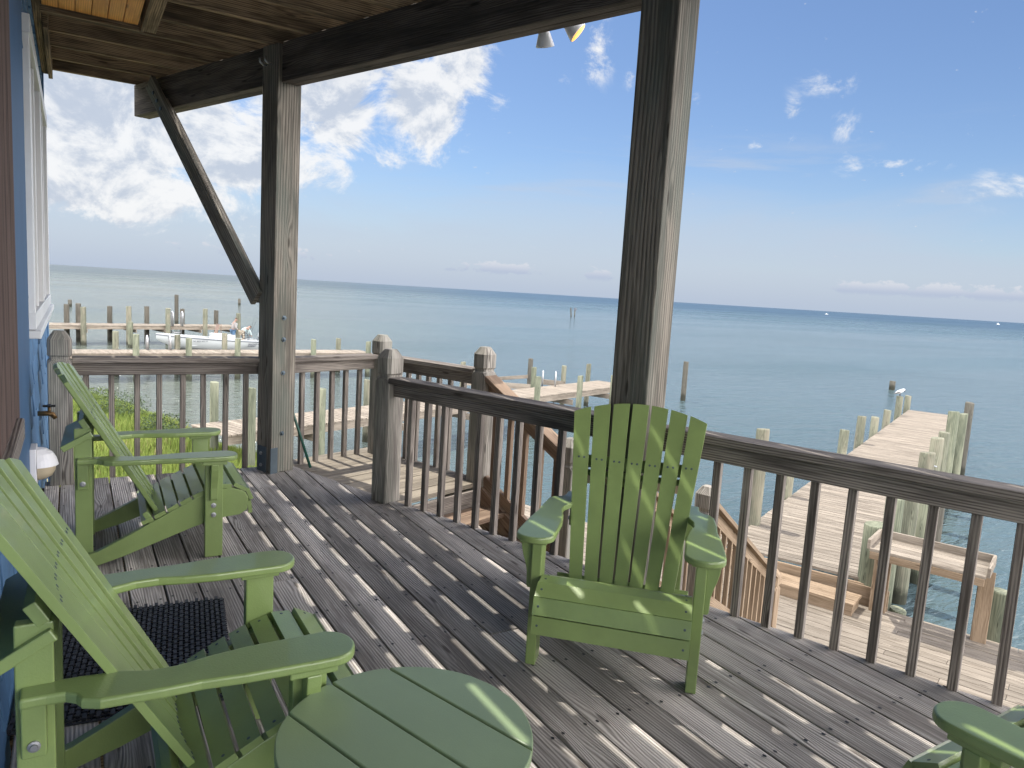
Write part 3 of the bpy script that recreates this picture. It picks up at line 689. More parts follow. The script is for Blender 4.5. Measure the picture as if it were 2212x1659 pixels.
# ------------------------------------------------------------------ lower platform, docks
pf = thing('platform', 'wide sunlit lower platform of bleached boards below the deck', 'platform', ST(-2, 4, ZP), a_)
mb = MB(); t_ = .5
while t_ < 7.2:
    for y0, y1 in ((-5.6, -1.9+random.choice((0, .6, -.6, 1.2))), (None, 5.2)):
        if y0 is None: y0 = last
        last = y1
        mb.slab([(t_-4+.005, y0+.002), (t_-4+.137, y0+.002), (t_-4+.137, y1-.002), (t_-4+.005, y1-.002)], -.038, random.uniform(-.0015, .0015), (0, 1))
    t_ += .142
mb.build('floor_boards', 'dock', pf, bevel=.003, seg=1)
MB().box((3.2, -.2, -.16), (.04, 10.8, .24), long=1).box((0, 5.18, -.16), (6.4, .04, .24)).box((0, -5.6, -.16), (6.4, .04, .24)).build('rim_board', 'step', pf)

DA = R(66.6); dd = Vector((math.sin(DA), math.cos(DA), 0)); nn = Vector((-dd.y, dd.x, 0))
def dock(name, label, o, L, W0, W1, z, cat='dock', board='dock', frame='dock', cross=(), rot=None, mat2='dock'):
    """o = near left corner, runs along local x for L, width to local -y"""
    t_ = thing('dock', label, cat, (o[0], o[1], z), rot, 'wooden docks')
    mb = MB(); x_ = 0
    while x_ < L:
        wv = W0+(W1-W0)*x_/L
        mb.slab([(x_+.006, -wv+random.uniform(-.012, .012)), (x_+.136, -wv), (x_+.136, random.uniform(-.012, .012)), (x_+.006, 0)], -.038, random.uniform(-.002, .002), (0, 1)); x_ += .144
    mb.build('deck_boards', board, t_)
    MB().beam((0.02, -.06, -.14), (L-.02, -.06, -.14), .045, .20).beam((.02, -W0+.06, -.14), (L-.02, -W1+.06, -.14), .045, .20).build('edge_beam', mat2, t_)
    for cx_ in cross: MB().beam((cx_, -W0-.22, -.34), (cx_, .22, -.34), .05, .20).build('cross_beam', mat2, t_)
    return t_
def pile(x, y, z1, label, rad=.11, mat='pile', group='dock pilings', z0=-4.2, lean=0.0, cat='piling'):
    mb = MB(); n = 18; lv = [z0, z0+.6, -3.0, z1-.5, z1-.02, z1] if z1-.5 > -3.0 else [z0, -3.1, z1-.02, z1]
    ph = random.uniform(0, 6); pts = []; rs = []
    for z_ in lv: pts.append((lean*(z_+3.3)+.004*math.sin(z_*3+ph), .004*math.cos(z_*4+ph), z_)); rs.append(rad*(1.04-.03*(z_+3.3)/2)*(.94 if z_ == z1 else 1))
    mb.tube(pts, rs, n, tone=random.random())
    for i in range(n): mb.v[i-n] = (mb.v[i-n][0], mb.v[i-n][1], mb.v[i-n][2]+.012*math.cos(2*math.pi*i/n+ph))
    o = mb.build('piling', mat); o.location = (x, y, 0)
    return tag(o, label, cat, group)

d1 = dock('dock', 'long straight dock leading out from the steps at right', Vector((10.45, 8.09, 0))-dd*2.28+nn*.03, 20.7, 1.88, 1.66, ZD, rot=math.pi/2-DA, cross=(4.6, 7, 9.4, 12, 14.4, 17))
mb = MB()
for k in range(5): mb.slab([(k*.144+.003, .01), (k*.144+.139, .01), (k*.144+.139, .62-.05*k), (k*.144+.003, .62-.05*k)], -.038, .001, (0, 1))
mb.build('side_boards', 'dock', d1)
MB().box((-.03, -.75, -.17), (.04, 2.6, .24), long=1).box((-.052, -2.0, -.24), (.045, .5, .34), long=1).build('front_fascia', 'step', d1, bevel=.004)
for zz in (-.15, -.30): MB().lathe([(.03, 0), (.03, .006), (.014, .007), (.013, .018)], (-.076, -2.13, zz), 10, False, axis=(-1, 0, 0)).build('bolt', 'rust', d1)
stp = thing('dock_step', 'newer pale box step between the platform and the long dock', 'step', ST(-2.0, 6.93, ZP), a_)
MB().box((-.155, -.1, .151), (.14, 1.32, .038), long=1).box((-.01, -.1, .151), (.14, 1.32, .038), long=1).box((.135, -.1, .151), (.14, 1.32, .038), long=1).build('tread', 'step', stp, bevel=.004)
MB().box((-.20, -.1, .065), (.038, 1.30, .13), long=1).box((0, -.72, .065), (.36, .038, .13)).box((0, .52, .065), (.36, .038, .13)).build('riser_board', 'step', stp, bevel=.003)

# pilings of the long dock
def on(al, n_): p = Vector((10.45, 8.09, 0))+dd*al+nn*n_; return p.x, p.y
G1 = 'pilings of the long right dock'
pile(9.60, 7.74, -.50, 'tall grey green piling with two bolts at the dock entrance', .105, 'pile', G1)
for al, n_, zt, lb in ((1.4, .12, -1.25, 'second piling on the left side of the long dock, mostly behind the rail'),
                       (6.6, .13, -1.45, 'third piling on the left side of the long dock, just above the rail cap'),
                       (8.85, .13, -1.34, 'taller leaning left side piling of the long dock, fourth from the entrance'),
                       (11.2, .13, -1.62, 'short knotty left side piling of the long dock, fifth from the entrance'),
                       (13.6, .13, -1.64, 'short left side piling of the long dock just before the gull'),
                       (16.2, .13, -1.40, 'left side piling of the long dock with the gull standing on it'),
                       (18.6, .13, -1.58, 'last left side piling at the far end of the long dock')):
    x_, y_ = on(al, n_); pile(x_, y_, zt, lb, .11, 'pile', G1, lean=.012)
for al, n_, zt, rad, mt, lb in ((12.9, -2.15, -1.02, .12, 'oldpile', 'tall dark footed mooring piling standing farthest out right of the dock'),
                       (11.3, -2.10, -1.20, .12, 'greenpile', 'tall mooring piling behind the cluster, second from the outermost'),
                       (9.05, -2.00, -.92, .13, 'greenpile', 'tallest green piling in the right side cluster of the dock'),
                       (7.6, -1.95, -1.30, .12, 'pile', 'shorter cracked piling in the right side cluster, near a metal bracket'),
                       (5.75, -1.95, -1.20, .13, 'pile', 'thick weathered piling with drips right of the long dock'),
                       (3.85, -1.95, -1.25, .14, 'pile', 'thick pale piling with flat top right of the dock above the rail cap'),
                       (-.3, -1.93, -1.35, .13, 'greenpile', 'bright green piling beside the big pale one near the table'),
                       (.55, -2.05, -1.50, .14, 'pile', 'grey piling under the rail right of the bright green piling'),
                       (1.8, -2.2, -1.75, .13, 'greenpile', 'rust streaked piling in the water behind the cleaning table'),
                       (3.0, -2.3, -2.0, .12, 'oldpile', 'dark rusty piling partly hidden behind the rail right of the dock')):
    x_, y_ = on(al, n_); pile(x_, y_, zt, lb, rad, mt, G1)
gp = ST(-2.78, 7.40); pile(gp.x, gp.y, -1.34, 'thick pale green piling at the corner of the box step', .15, 'greenpile', G1)
gp = ST(-4.25, 7.45); pile(gp.x, gp.y, -1.83, 'short cut green piling beside the leg of the cleaning table', .115, 'greenpile', G1)
gp = ST(-3.15, 7.5); pile(gp.x, gp.y, -2.45, 'green piling under the platform edge below the cleaning table', .10, 'greenpile', G1)
mb = thing('dock_bracket', 'pale bent metal bracket strapped between the right side pilings', 'bracket', (*on(5.2, -1.9), -1.62))
MB().tube([(-.3, 0, .04), (-.05, 0, .04), (.1, 0, -.02), (.12, 0, -.14), (.3, 0, -.18)], .018, 8).build('rod', 'steel', mb)

# fish cleaning table
ft = thing('cleaning_table', 'wooden fish cleaning table with raised lips at the platform edge', 'table', ST(-3.50, 6.95, ZP), a_)
mb = MB()
for k in range(4): mb.box((-.25+.158*k, -.0, .965), (.148, 1.24, .035), long=1)
mb.build('tabletop', 'dock', ft, bevel=.003)
MB().box((.325, 0, 1.02), (.036, 1.30, .12), long=1).build('lip_board', 'dock', ft, bevel=.003)
for y_ in (-.64, .64): MB().box((.01, y_, 1.02), (.60, .036, .12), long=0).build('lip_board', 'dock', ft, bevel=.003)
MB().box((-.315, 0, .90), (.038, 1.22, .09), long=1).box((.28, 0, .90), (.038, 1.22, .09), long=1).build('apron', 'step', ft, bevel=.003)
for y_ in (-.60, .56): MB().box((.19, y_, .45), (.038, .16, .90), long=2).build('leg', 'step', ft, bevel=.003)
MB().beam((-.22, .52, .88), (.17, .52, .40), .038, .09, up=(1, 0, 0)).build('brace', 'step', ft, bevel=.003)
for y_ in (-.56, .50): MB().box((.235, y_, .30), (.05, .10, 1.2), long=2).build('outer_leg', 'step', ft, bevel=.003)

# ladder dock at centre (from the shore out to a head platform)
LA = R(69.8); la = math.pi/2-LA; ld = Vector((math.sin(LA), math.cos(LA), 0)); ln = Vector((-ld.y, ld.x, 0))
o0 = Vector((2.35, 18.25, 0))
d2 = dock('dock', 'bleached dock running out from the grassy bank with hoop ladder at its end', o0, 18.0, 1.55, 1.55, ZD, rot=la, cross=(2.4, 5.2, 8, 10.8, 13.6, 16.4))
G2 = 'pilings of the dock with the hoop ladder'
def on2(al, n_): p = o0+ld*al+ln*n_; return p.x, p.y
def _al(x, y): v = Vector((x, y, 0))-o0; return v.dot(ld), v.dot(ln)
for x_, y_, zt, lb, mt in ((2.95, 18.75, -1.16, 'slim pale green piling at the shore end of the ladder dock', 'greenpile'),
                       (3.42, 16.75, -1.02, 'thick green piling left of the bolted post at the dock side', 'greenpile'),
                       (5.2, 17.35, -1.15, 'green piling right of the bolted post seen through the balusters', 'greenpile'),
                       (7.55, 20.6, -1.4, 'short piling behind the near newel post', 'pile'),
                       (13.35, 20.1, -1.29, 'nearest green piling on the front side of the ladder dock', 'greenpile'),
                       (15.45, 23.6, -1.40, 'back side piling where the low cross boards meet the ladder dock', 'greenpile'),
                       (16.5, 25.5, -1.27, 'back piling of the boat slip frame, right one', 'oldpile'),
                       (13.2, 25.3, -1.39, 'back piling of the boat slip frame, left one', 'pile'),
                       (15.75, 20.95, -1.40, 'front side piling with galvanised plate, middle of the ladder dock', 'greenpile'),
                       (17.5, 24.45, -1.45, 'back side piling directly behind the hoop ladder', 'pile'),
                       (19.2, 25.0, -1.43, 'tallest looking back piling at the far end of the ladder dock', 'pile'),
                       (17.95, 21.75, -1.50, 'front corner piling at the far end of the ladder dock beside the big post', 'greenpile')):
    pile(x_, y_, zt, lb, .10, mt, G2)
MB_ = thing('slip_frame', 'low board frame of the boat slip behind the ladder dock', 'dock frame', (13.2, 25.3, ZD-.05))
MB().beam((0, 0, 0), (3.3, .2, .12), .05, .14).beam((0, 0, -.05), (2.3, -1.75, -.05), .05, .22).beam((3.3, .2, -.05), (4.3, -1.0, -.05), .05, .22).build('frame_boards', 'dock', MB_)
def hoop_ladder(label, loc, rz, gap, rr_, hh, down):
    t_ = thing('dock_ladder', label, 'ladder', loc, rz, 'metal dock ladders')
    for x_ in (-gap/2, gap/2):
        pts = [(x_, -.28, 0)]+[(x_, -.28, hh-.17)]+[(x_, -.14-.14*math.cos(a), hh-.17+.17*math.sin(a)) for a in (.5, 1.0, 1.57, 2.14, 2.6)]+[(x_, 0, hh-.17), (x_, 0, -down)]
        MB().tube(pts, rr_, 8).build('side_rail', 'steel', t_)
    for k in range(4): MB().tube([(-gap/2, 0, -.15-.28*k), (gap/2, 0, -.15-.28*k)], rr_*.8, 8).build('rung', 'steel', t_)
    return t_
x_, y_ = on2(14.6, .08); hoop_ladder('silver hoop ladder on the head of the middle dock', (x_, y_, ZD), la-.9, .50, .028, .58, 1.5)

# second dock row (in front of the boat)
o1 = Vector((-1.5, 36.0, 0)); A3 = R(85.0); l3 = math.pi/2-A3; d3v = Vector((math.sin(A3), math.cos(A3), 0)); n3v = Vector((-d3v.y, d3v.x, 0))
d3 = dock('dock', 'narrow pale dock just in front of the skiff', o1, 14.6, 1.6, 1.6, ZD, rot=l3, cross=(2, 5, 8, 11, 14))
def on3(x, back):
    k = (x-o1.x)/d3v.x; p = o1+d3v*k+n3v*(.12 if back else -1.72); return p.x, p.y
G3 = 'pilings of the narrow dock in front of the skiff'
for x_, bk, zt, lb in ((1.62, 1, -1.30, 'short back piling left of the first hoop ladder pair'), (2.15, 0, -1.28, 'short front piling nearest the left railing end'), (4.15, 1, -1.42, 'short back piling right beside the hoop ladder before the bow'),
                       (4.25, 0, -1.42, 'short front piling left of centre on the narrow dock'), (6.25, 1, -1.32, 'short pale back piling in front of the skiff side'), (6.35, 0, -1.42, 'short front piling just left of the bolted post'),
                       (9.3, 1, -1.72, 'stub back piling right of the bolted post'), (9.95, 0, -1.42, 'short front piling right of the bolted post'), (12.0, 1, -1.5, 'taller back piling near the tip of the narrow dock'), (12.85, 0, -1.50, 'last front piling at the tip of the narrow dock')):
    a, b_ = on3(x_, bk); pile(a, b_, zt, lb, .125, 'greenpile' if not bk else 'pile', G3)
a, b_ = on3(3.33, 1); hoop_ladder('silver hoop ladder on the narrow dock below the skiff bow', (a, b_, ZD), l3, .95, .045, .62, .5)

# far dock row behind the boat
o2 = Vector((-6.0, 51.6, 0)); A4 = R(76.0); l4 = math.pi/2-A4; d4v = Vector((math.sin(A4), math.cos(A4), 0)); n4v = Vector((-d4v.y, d4v.x, 0))
d4 = dock('dock', 'far weathered dock with tall pilings behind the skiff', o2, 16.0, 2.0, 2.0, ZD, rot=l4, cross=(6.4, 9.2, 11.0, 13.3, 15.6))
def on4(x, back):
    k = (x-o2.x)/d4v.x; p = o2+d4v*k+n4v*(.16 if back else -2.2); return p.x, p.y
G4 = 'tall pilings of the far dock behind the skiff'
for x_, bk, zt, lb in ((-.28, 1, -.95, 'back tall piling at the left end of the far dock'), (.02, 0, -.98, 'front tall piling nearest the left newel on the far dock'), (.35, 1, -.88, 'slim tall piling just right of the front left pair'),
                       (2.10, 1, -1.0, 'back piling of the second tall pair on the far dock'), (2.50, 0, -.86, 'front piling of the second tall pair on the far dock'), (4.30, 1, -.95, 'back piling of the third tall pair left of the skiff bow'),
                       (4.80, 0, -.93, 'front piling beside the ladder of the far dock'), (6.55, 1, -1.05, 'back piling of the fourth pair above the middle of the skiff'), (7.15, 0, -.90, 'front piling of the fourth pair left of the skiff console'),
                       (8.85, 1, -1.1, 'piling directly behind the standing boater'), (9.40, 0, -1.15, 'last piling at the right end of the far dock behind the bending boater')):
    a, b_ = on4(x_, bk); pile(a, b_, zt, lb, .15, 'oldpile' if bk else 'pile', G4)
pile(3.0, 49.6, -1.72, 'lone low green piling between the second and third tall pairs', .14, 'greenpile', G4)
a, b_ = on4(5.35, 0); hoop_ladder('tall metal ladder on the far dock above the skiff bow', (a, b_+.3, ZD), l4, .62, .05, .95, 1.1)

# lone pilings and markers in the bay
GL = 'lone pilings out in the bay'
pile(25.5, 25.5, -1.38, 'lone tall dark piling in open water right of the big post', .12, 'oldpile', GL)
pile(44.9, 26.6, -2.72, 'lone short stump in the water beyond the gull', .17, 'oldpile', GL)
pile(8.16, 72.9, -.62, 'lone tall pole beyond the far dock', .17, 'oldpile', GL)
pile(23.3, 124.5, -2.25, 'tiny far stump left of the bolted post', .2, 'oldpile', GL)
pile(-.25, 99.4, -2.5, 'tiny far stump near the house wall', .2, 'oldpile', GL)
mk = pile(95.7, 132.4, -1.2, 'leaning channel stake in the far bay without a sign', .13, 'oldpile', 'channel stakes', lean=-.12, cat='channel stake')
mk = thing('channel_marker', 'channel marker post with small square board far out in the bay', 'channel marker', (99.4, 136.2, ZW))
MB().tube([(0, 0, -1), (0, 0, 2.0)], .13, 10).build('post', 'oldpile', mk); MB().box((0, -.15, 1.75), (.75, .06, .55)).build('sign_board', 'hullline', mk)
for x_, y_, k, lb in ((900, 640, .45, 'tiny white fishing boat on the right horizon'), (1170, 545, .6, 'tiny pale motor boat throwing spray on the far right horizon')):
    t_ = thing('distant_boat', lb, 'boat', (x_, y_, ZW)); t_.scale = (k, k, k)
    MB().prism([(-6, .3), (5, .2), (7, 2.0), (-6, 1.5)], (0, 0, 0), (1, 0, 0), (0, 0, 1), (0, 1, 0), 2.6).build('hull', 'hull', t_)
    MB().box((-.5, 0, 2.8), (4, 2, 2.2)).build('cabin', 'hull', t_); MB().tube([(-.5, 0, 3.8), (-.5, 0, 6.5)], .1, 6).build('mast', 'hullline', t_)

# ------------------------------------------------------------------ skiff and people
bt = thing('skiff', 'white open skiff with outboard motor moored by the far dock', 'boat', (4.35, 49.1, ZW), R(7.5))
st = [(0.0, .04, .62, .66, .98), (.35, .32, .40, .60, .96), (1.0, .62, .12, .42, .90), (2.0, .85, -.06, .20, .82), (3.2, .95, -.12, .06, .74), (4.6, .95, -.13, .02, .66), (6.25, .92, -.13, .0, .60)]
mb = MB()
for x_, hw, kz, cz, gz in st:
    ring = [(x_, 0, kz), (x_, -hw*.80, cz), (x_, -hw, gz-.10), (x_, -hw, gz), (x_, -hw+min(.13, hw*.6), gz), (x_, -hw+min(.15, hw*.7), max(.22, cz+.1)), (x_, 0, max(.2, kz+.25))]
    mb.v += ring
n = 7
for i in range(len(st)-1):
    for k in range(n-1): mb.face([i*n+k, i*n+k+1, i*n+n+k+1, i*n+n+k], [(0, 0)]*4, .5, k < 2)
nv = len(mb.v); mb.v += [(v[0], -v[1], v[2]) for v in mb.v]; fs = list(mb.f)
for q in fs: mb.face([nv+i for i in reversed(q)], [(0, 0)]*4, .5)
e0 = (len(st)-1)*n; mb.face([e0+k for k in range(4)]+[nv+e0+3-k for k in range(3)], [(0, 0)]*7, .5)
mb.build('hull', 'hull', bt)
mb = MB(); mb.tube([(x_, -hw-.015, gz-.09) for x_, hw, kz, cz, gz in st], .028, 6).tube([(x_, hw+.015, gz-.09) for x_, hw, kz, cz, gz in st], .028, 6); mb.build('rub_rail', 'hullline', bt)
MB().box((4.0, 0, .28), (4.3, 1.45, .04)).build('floor', 'hull', bt)
cs = MB().box((3.55, 0, .66), (.62, .75, .72)).build('console', 'hull', bt, bevel=.03)
MB().box((3.6, 0, 1.30), (.03, .58, .62), X=(1, 0, -.25), Z=(.25, 0, 1)).box((3.86, 0, 1.30), (.03, .04, .62)).build('windscreen', 'tint', bt)
MB().box((4.35, -.05, .62), (.62, .62, .62)).build('cooler', 'hull', bt, bevel=.03)
MB().lathe([(.16, 0), (.2, .34), (.205, .35)], (4.75, .1, 1.32), 16).build('bucket', 'hull', bt)
MB().tube([(4.75, .1, .55), (4.75, .1, 1.32)], .02, 6).build('bucket_stand', 'steel', bt)
sw = MB(); sw.tube([(5.32+.20*math.cos(a), -.2, .88+.20*math.sin(a)) for a in [i*.524 for i in range(13)]], .02, 6); sw.tube([(5.12, -.2, .88), (5.52, -.2, .88)], .015, 5).tube([(5.32, -.2, .68), (5.32, -.2, 1.08)], .015, 5); sw.build('cargo_net', 'black', bt)
om = MB().prism([(0, 0), (.1, .34), (.5, .38), (.62, .20), (.60, -.02), (.42, -.32), (.36, -.55), (.18, -.55), (.2, -.30), (.02, -.12)], (6.28, 0, .86), (1, 0, 0), (0, 0, 1), (0, 1, 0), .34).build('outboard_motor', 'hull', bt, bevel=.05)
MB().prism([(.22, -.52), (.38, -.52), (.40, -.9), (.55, -1.15), (.2, -1.15)], (6.28, 0, .86), (1, 0, 0), (0, 0, 1), (0, 1, 0), .08).build('motor_leg', 'hullline', bt)
def text(s_, size, loc, parent, rz=0, name='lettering', shear=0.0):
    cu = D.curves.new(name, 'FONT'); cu.body = s_; cu.size = size; cu.extrude = .002; cu.align_x = 'CENTER'; cu.offset = size*.015; cu.shear = shear
    o = D.objects.new(name, cu); C.objects.link(o); o.parent = parent; o.rotation_euler = (R(90), 0, rz); o.location = loc
    bpy.context.view_layer.update(); me = D.meshes.new_from_object(o.evaluated_get(bpy.context.evaluated_depsgraph_get())); me.materials.clear(); me.materials.append(MAT['letter'])
    o2_ = D.objects.new(name, me); C.objects.link(o2_); o2_.parent = parent; o2_.rotation_euler = o.rotation_euler; o2_.location = loc; D.objects.remove(o)
text('SOUTHERN', .13, (5.62, -.965, .34), bt, shear=.4); text('SKIMMER', .13, (5.50, -.965, .22), bt, shear=.4); text('NC 8022 WT TT', .12, (2.35, -.955, .52), bt, R(-4)); text('EVINRUDE', .10, (6.62, -.185, 1.02), bt)
G5 = 'fishing rods standing in the skiff'
for x_, tilt, h, lb in ((5.55, .30, 1.75, 'leftmost of three fishing rods standing in the skiff'), (5.62, .36, 1.65, 'middle of three fishing rods standing in the skiff'), (6.20, .40, 1.6, 'fishing rod leaning over the outboard motor')):
    b0 = Vector((4.35, 49.1, ZW))+Vector((x_*math.cos(R(7.5)), x_*math.sin(R(7.5)), .5))
    t_ = thing('fishing_rod', lb, 'fishing rod', b0, 0, G5)
    MB().tube([(0, 0, 0), (tilt*.5*h, 0, h*.55), (tilt*h, 0, h)], [.014, .009, .004], 6).build('blank', 'black', t_); MB().tube([(0, 0, -.1), (.06, 0, .25)], .022, 8).build('grip', 'hullline', t_)

def skinned(name, verts, edges, rad, mat, parent, lvl=2):
    me = D.meshes.new(name); me.from_pydata(verts, edges, []); o = D.objects.new(name, me); C.objects.link(o); o.parent = parent
    me.materials.append(MAT[mat]); sk = o.modifiers.new('skin', 'SKIN'); sk.use_smooth_shade = True
    for v, rr_ in zip(me.skin_vertices[0].data, rad):
        v.radius = rr_ if isinstance(rr_, tuple) else (rr_, rr_)
    me.skin_vertices[0].data[0].use_root = True
    sb_ = o.modifiers.new('sub', 'SUBSURF'); sb_.levels = lvl; sb_.render_levels = lvl
    return o
def person(label, loc, rz, J, top, bottom, bare_legs):
    """J = joint positions; body is one skinned mesh, clothes are separate skinned shells"""
    p = thing('person', label, 'person', loc, rz)
    names = ['pelvis', 'waist', 'chest', 'neck', 'head', 'crown', 'shL', 'elL', 'wrL', 'haL', 'shR', 'elR', 'wrR', 'haR', 'hipL', 'knL', 'anL', 'toL', 'hipR', 'knR', 'anR', 'toR']
    rad = dict(pelvis=.12, waist=.115, chest=.13, neck=.055, head=.088, crown=.07, shL=.055, elL=.04, wrL=.028, haL=.035, hipL=.085, knL=.055, anL=.038, toL=.04)
    E_ = [('pelvis', 'waist'), ('waist', 'chest'), ('chest', 'neck'), ('neck', 'head'), ('head', 'crown')]
    for s_ in 'LR': E_ += [('chest', 'sh'+s_), ('sh'+s_, 'el'+s_), ('el'+s_, 'wr'+s_), ('wr'+s_, 'ha'+s_), ('pelvis', 'hip'+s_), ('hip'+s_, 'kn'+s_), ('kn'+s_, 'an'+s_), ('an'+s_, 'to'+s_)]
    ix = {k: i for i, k in enumerate(names)}
    rr = lambda k: rad.get(k, rad.get(k[:-1]+'L'))
    skinned('body', [J[k] for k in names], [(ix[a], ix[b]) for a, b in E_], [rr(k) for k in names], 'skin', p)
    def sub(name, keys, mat, grow):
        e_ = [(a, b) for a, b in E_ if a in keys and b in keys]; jx = {k: i for i, k in enumerate(keys)}
        skinned(name, [J[k] for k in keys], [(jx[a], jx[b]) for a, b in e_], [rr(k)*grow+.012 for k in keys], mat, p)
    sub('top', ['pelvis', 'waist', 'chest', 'shL', 'elL', 'wrL', 'shR', 'elR', 'wrR'], top, 1.12)
    J2 = dict(J)
    if bare_legs:
        for s_ in 'LR': J['kn'+s_] = tuple(Vector(J['hip'+s_]).lerp(Vector(J['kn'+s_]), .85))
    sub('shorts' if bare_legs else 'trousers', ['pelvis', 'hipL', 'knL', 'hipR', 'knR']+([] if bare_legs else ['anL', 'anR']), bottom, 1.15)
    h = Vector(J['head']); c = Vector(J['crown']); d = (c-h).normalized(); back = Vector((-.02, 0, .01))
    skinned('hair', [tuple(h+d*.02+back), tuple(c+d*.035+back*.5)], [(0, 1)], [.118, .10], 'hair', p)
    # face
    fx = Vector(J['face']) if 'face' in J else Vector((1, 0, 0)); side = Vector((0, 1, 0)); up_ = d
    MB().tube([tuple(h+fx*.085+up_*.01), tuple(h+fx*.125-up_*.02)], [.012, .018], 6).build('nose', 'skin', p)
    for sgn in (-1, 1): MB().lathe([(.004, 0), (.012, .004), (.004, .01)], h+fx*.09+side*sgn*.035+up_*.025, 6, axis=fx).build('eye', 'black', p)
    MB().box(h+fx*.098-up_*.05, (.01, .045, .01)).build('mouth', 'rust', p)
    return p
def pt(x_, z_): b0 = Vector((4.35, 49.1, ZW+z_)); return b0+Vector((x_*math.cos(R(7.5)), x_*math.sin(R(7.5)), 0))
J = dict(pelvis=(0, 0, .92), waist=(.0, 0, 1.08), chest=(.06, 0, 1.32), neck=(.13, 0, 1.50), head=(.20, 0, 1.60), crown=(.22, 0, 1.70),
         shL=(.07, .18, 1.40), elL=(.10, .24, 1.15), wrL=(.26, .20, 1.02), haL=(.36, .16, 1.0), shR=(.07, -.18, 1.40), elR=(.08, -.26, 1.13), wrR=(.24, -.22, .98), haR=(.33, -.20, .95),
         hipL=(0, .10, .86), knL=(.03, .11, .48), anL=(0, .11, .08), toL=(.14, .12, .03), hipR=(0, -.10, .86), knR=(.02, -.11, .48), anR=(-.03, -.11, .08), toR=(.11, -.12, .03), face=(.93, 0, -.36))
person('standing boater in grey hooded top and blue shorts looking down in the skiff', pt(4.62, .30), R(7.5), dict(J), 'hoodie', 'denim', True)
J = dict(pelvis=(0, 0, .82), waist=(.10, 0, .94), chest=(.30, 0, 1.05), neck=(.42, 0, 1.10), head=(.53, 0, 1.12), crown=(.60, 0, 1.17),
         shL=(.34, .18, 1.06), elL=(.48, .22, .84), wrL=(.55, .18, .62), haL=(.58, .16, .52), shR=(.34, -.18, 1.06), elR=(.50, -.22, .84), wrR=(.58, -.18, .60), haR=(.60, -.16, .50),
         hipL=(0, .10, .78), knL=(.16, .13, .45), anL=(-.02, .13, .08), toL=(.12, .14, .03), hipR=(0, -.10, .78), knR=(.12, -.13, .44), anR=(-.08, -.13, .08), toR=(.06, -.14, .03), face=(.80, 0, -.6))
person('boater in pale shirt and khaki trousers bending over the skiff stern', pt(5.18, .30), R(7.5), dict(J), 'shirt', 'khaki', False)

# gull preening on its piling
gx, gy = on(16.2, .13)
gl = thing('gull', 'white gull with dark wing preening on top of a dock piling', 'bird', (gx, gy, -1.43), R(-32)); gl.scale = (.95, .95, .95)
skinned('body', [(0, 0, .20), (-.10, 0, .17), (.08, 0, .26), (.13, 0, .30), (.17, 0, .27), (-.19, 0, .13)], [(0, 1), (0, 2), (2, 3), (3, 4), (1, 5)], [.075, .06, .06, .042, .038, .02], 'feather', gl)
skinned('wing', [(-.02, -.045, .21), (-.14, -.05, .16), (-.25, -.02, .11)], [(0, 1), (1, 2)], [(.05, .03), (.045, .03), (.012, .012)], 'wing', gl)
skinned('head_patch', [(.165, 0, .255), (.185, 0, .235)], [(0, 1)], [.038, .024], 'wing', gl)
MB().tube([(.185, 0, .24), (.15, -.01, .19)], [.012, .004], 8).build('beak', 'beak', gl)
for y_ in (-.025, .025): MB().tube([(0, y_, .15), (.005, y_, .0), (.04, y_, 0)], .010, 6).build('leg', 'beak', gl)

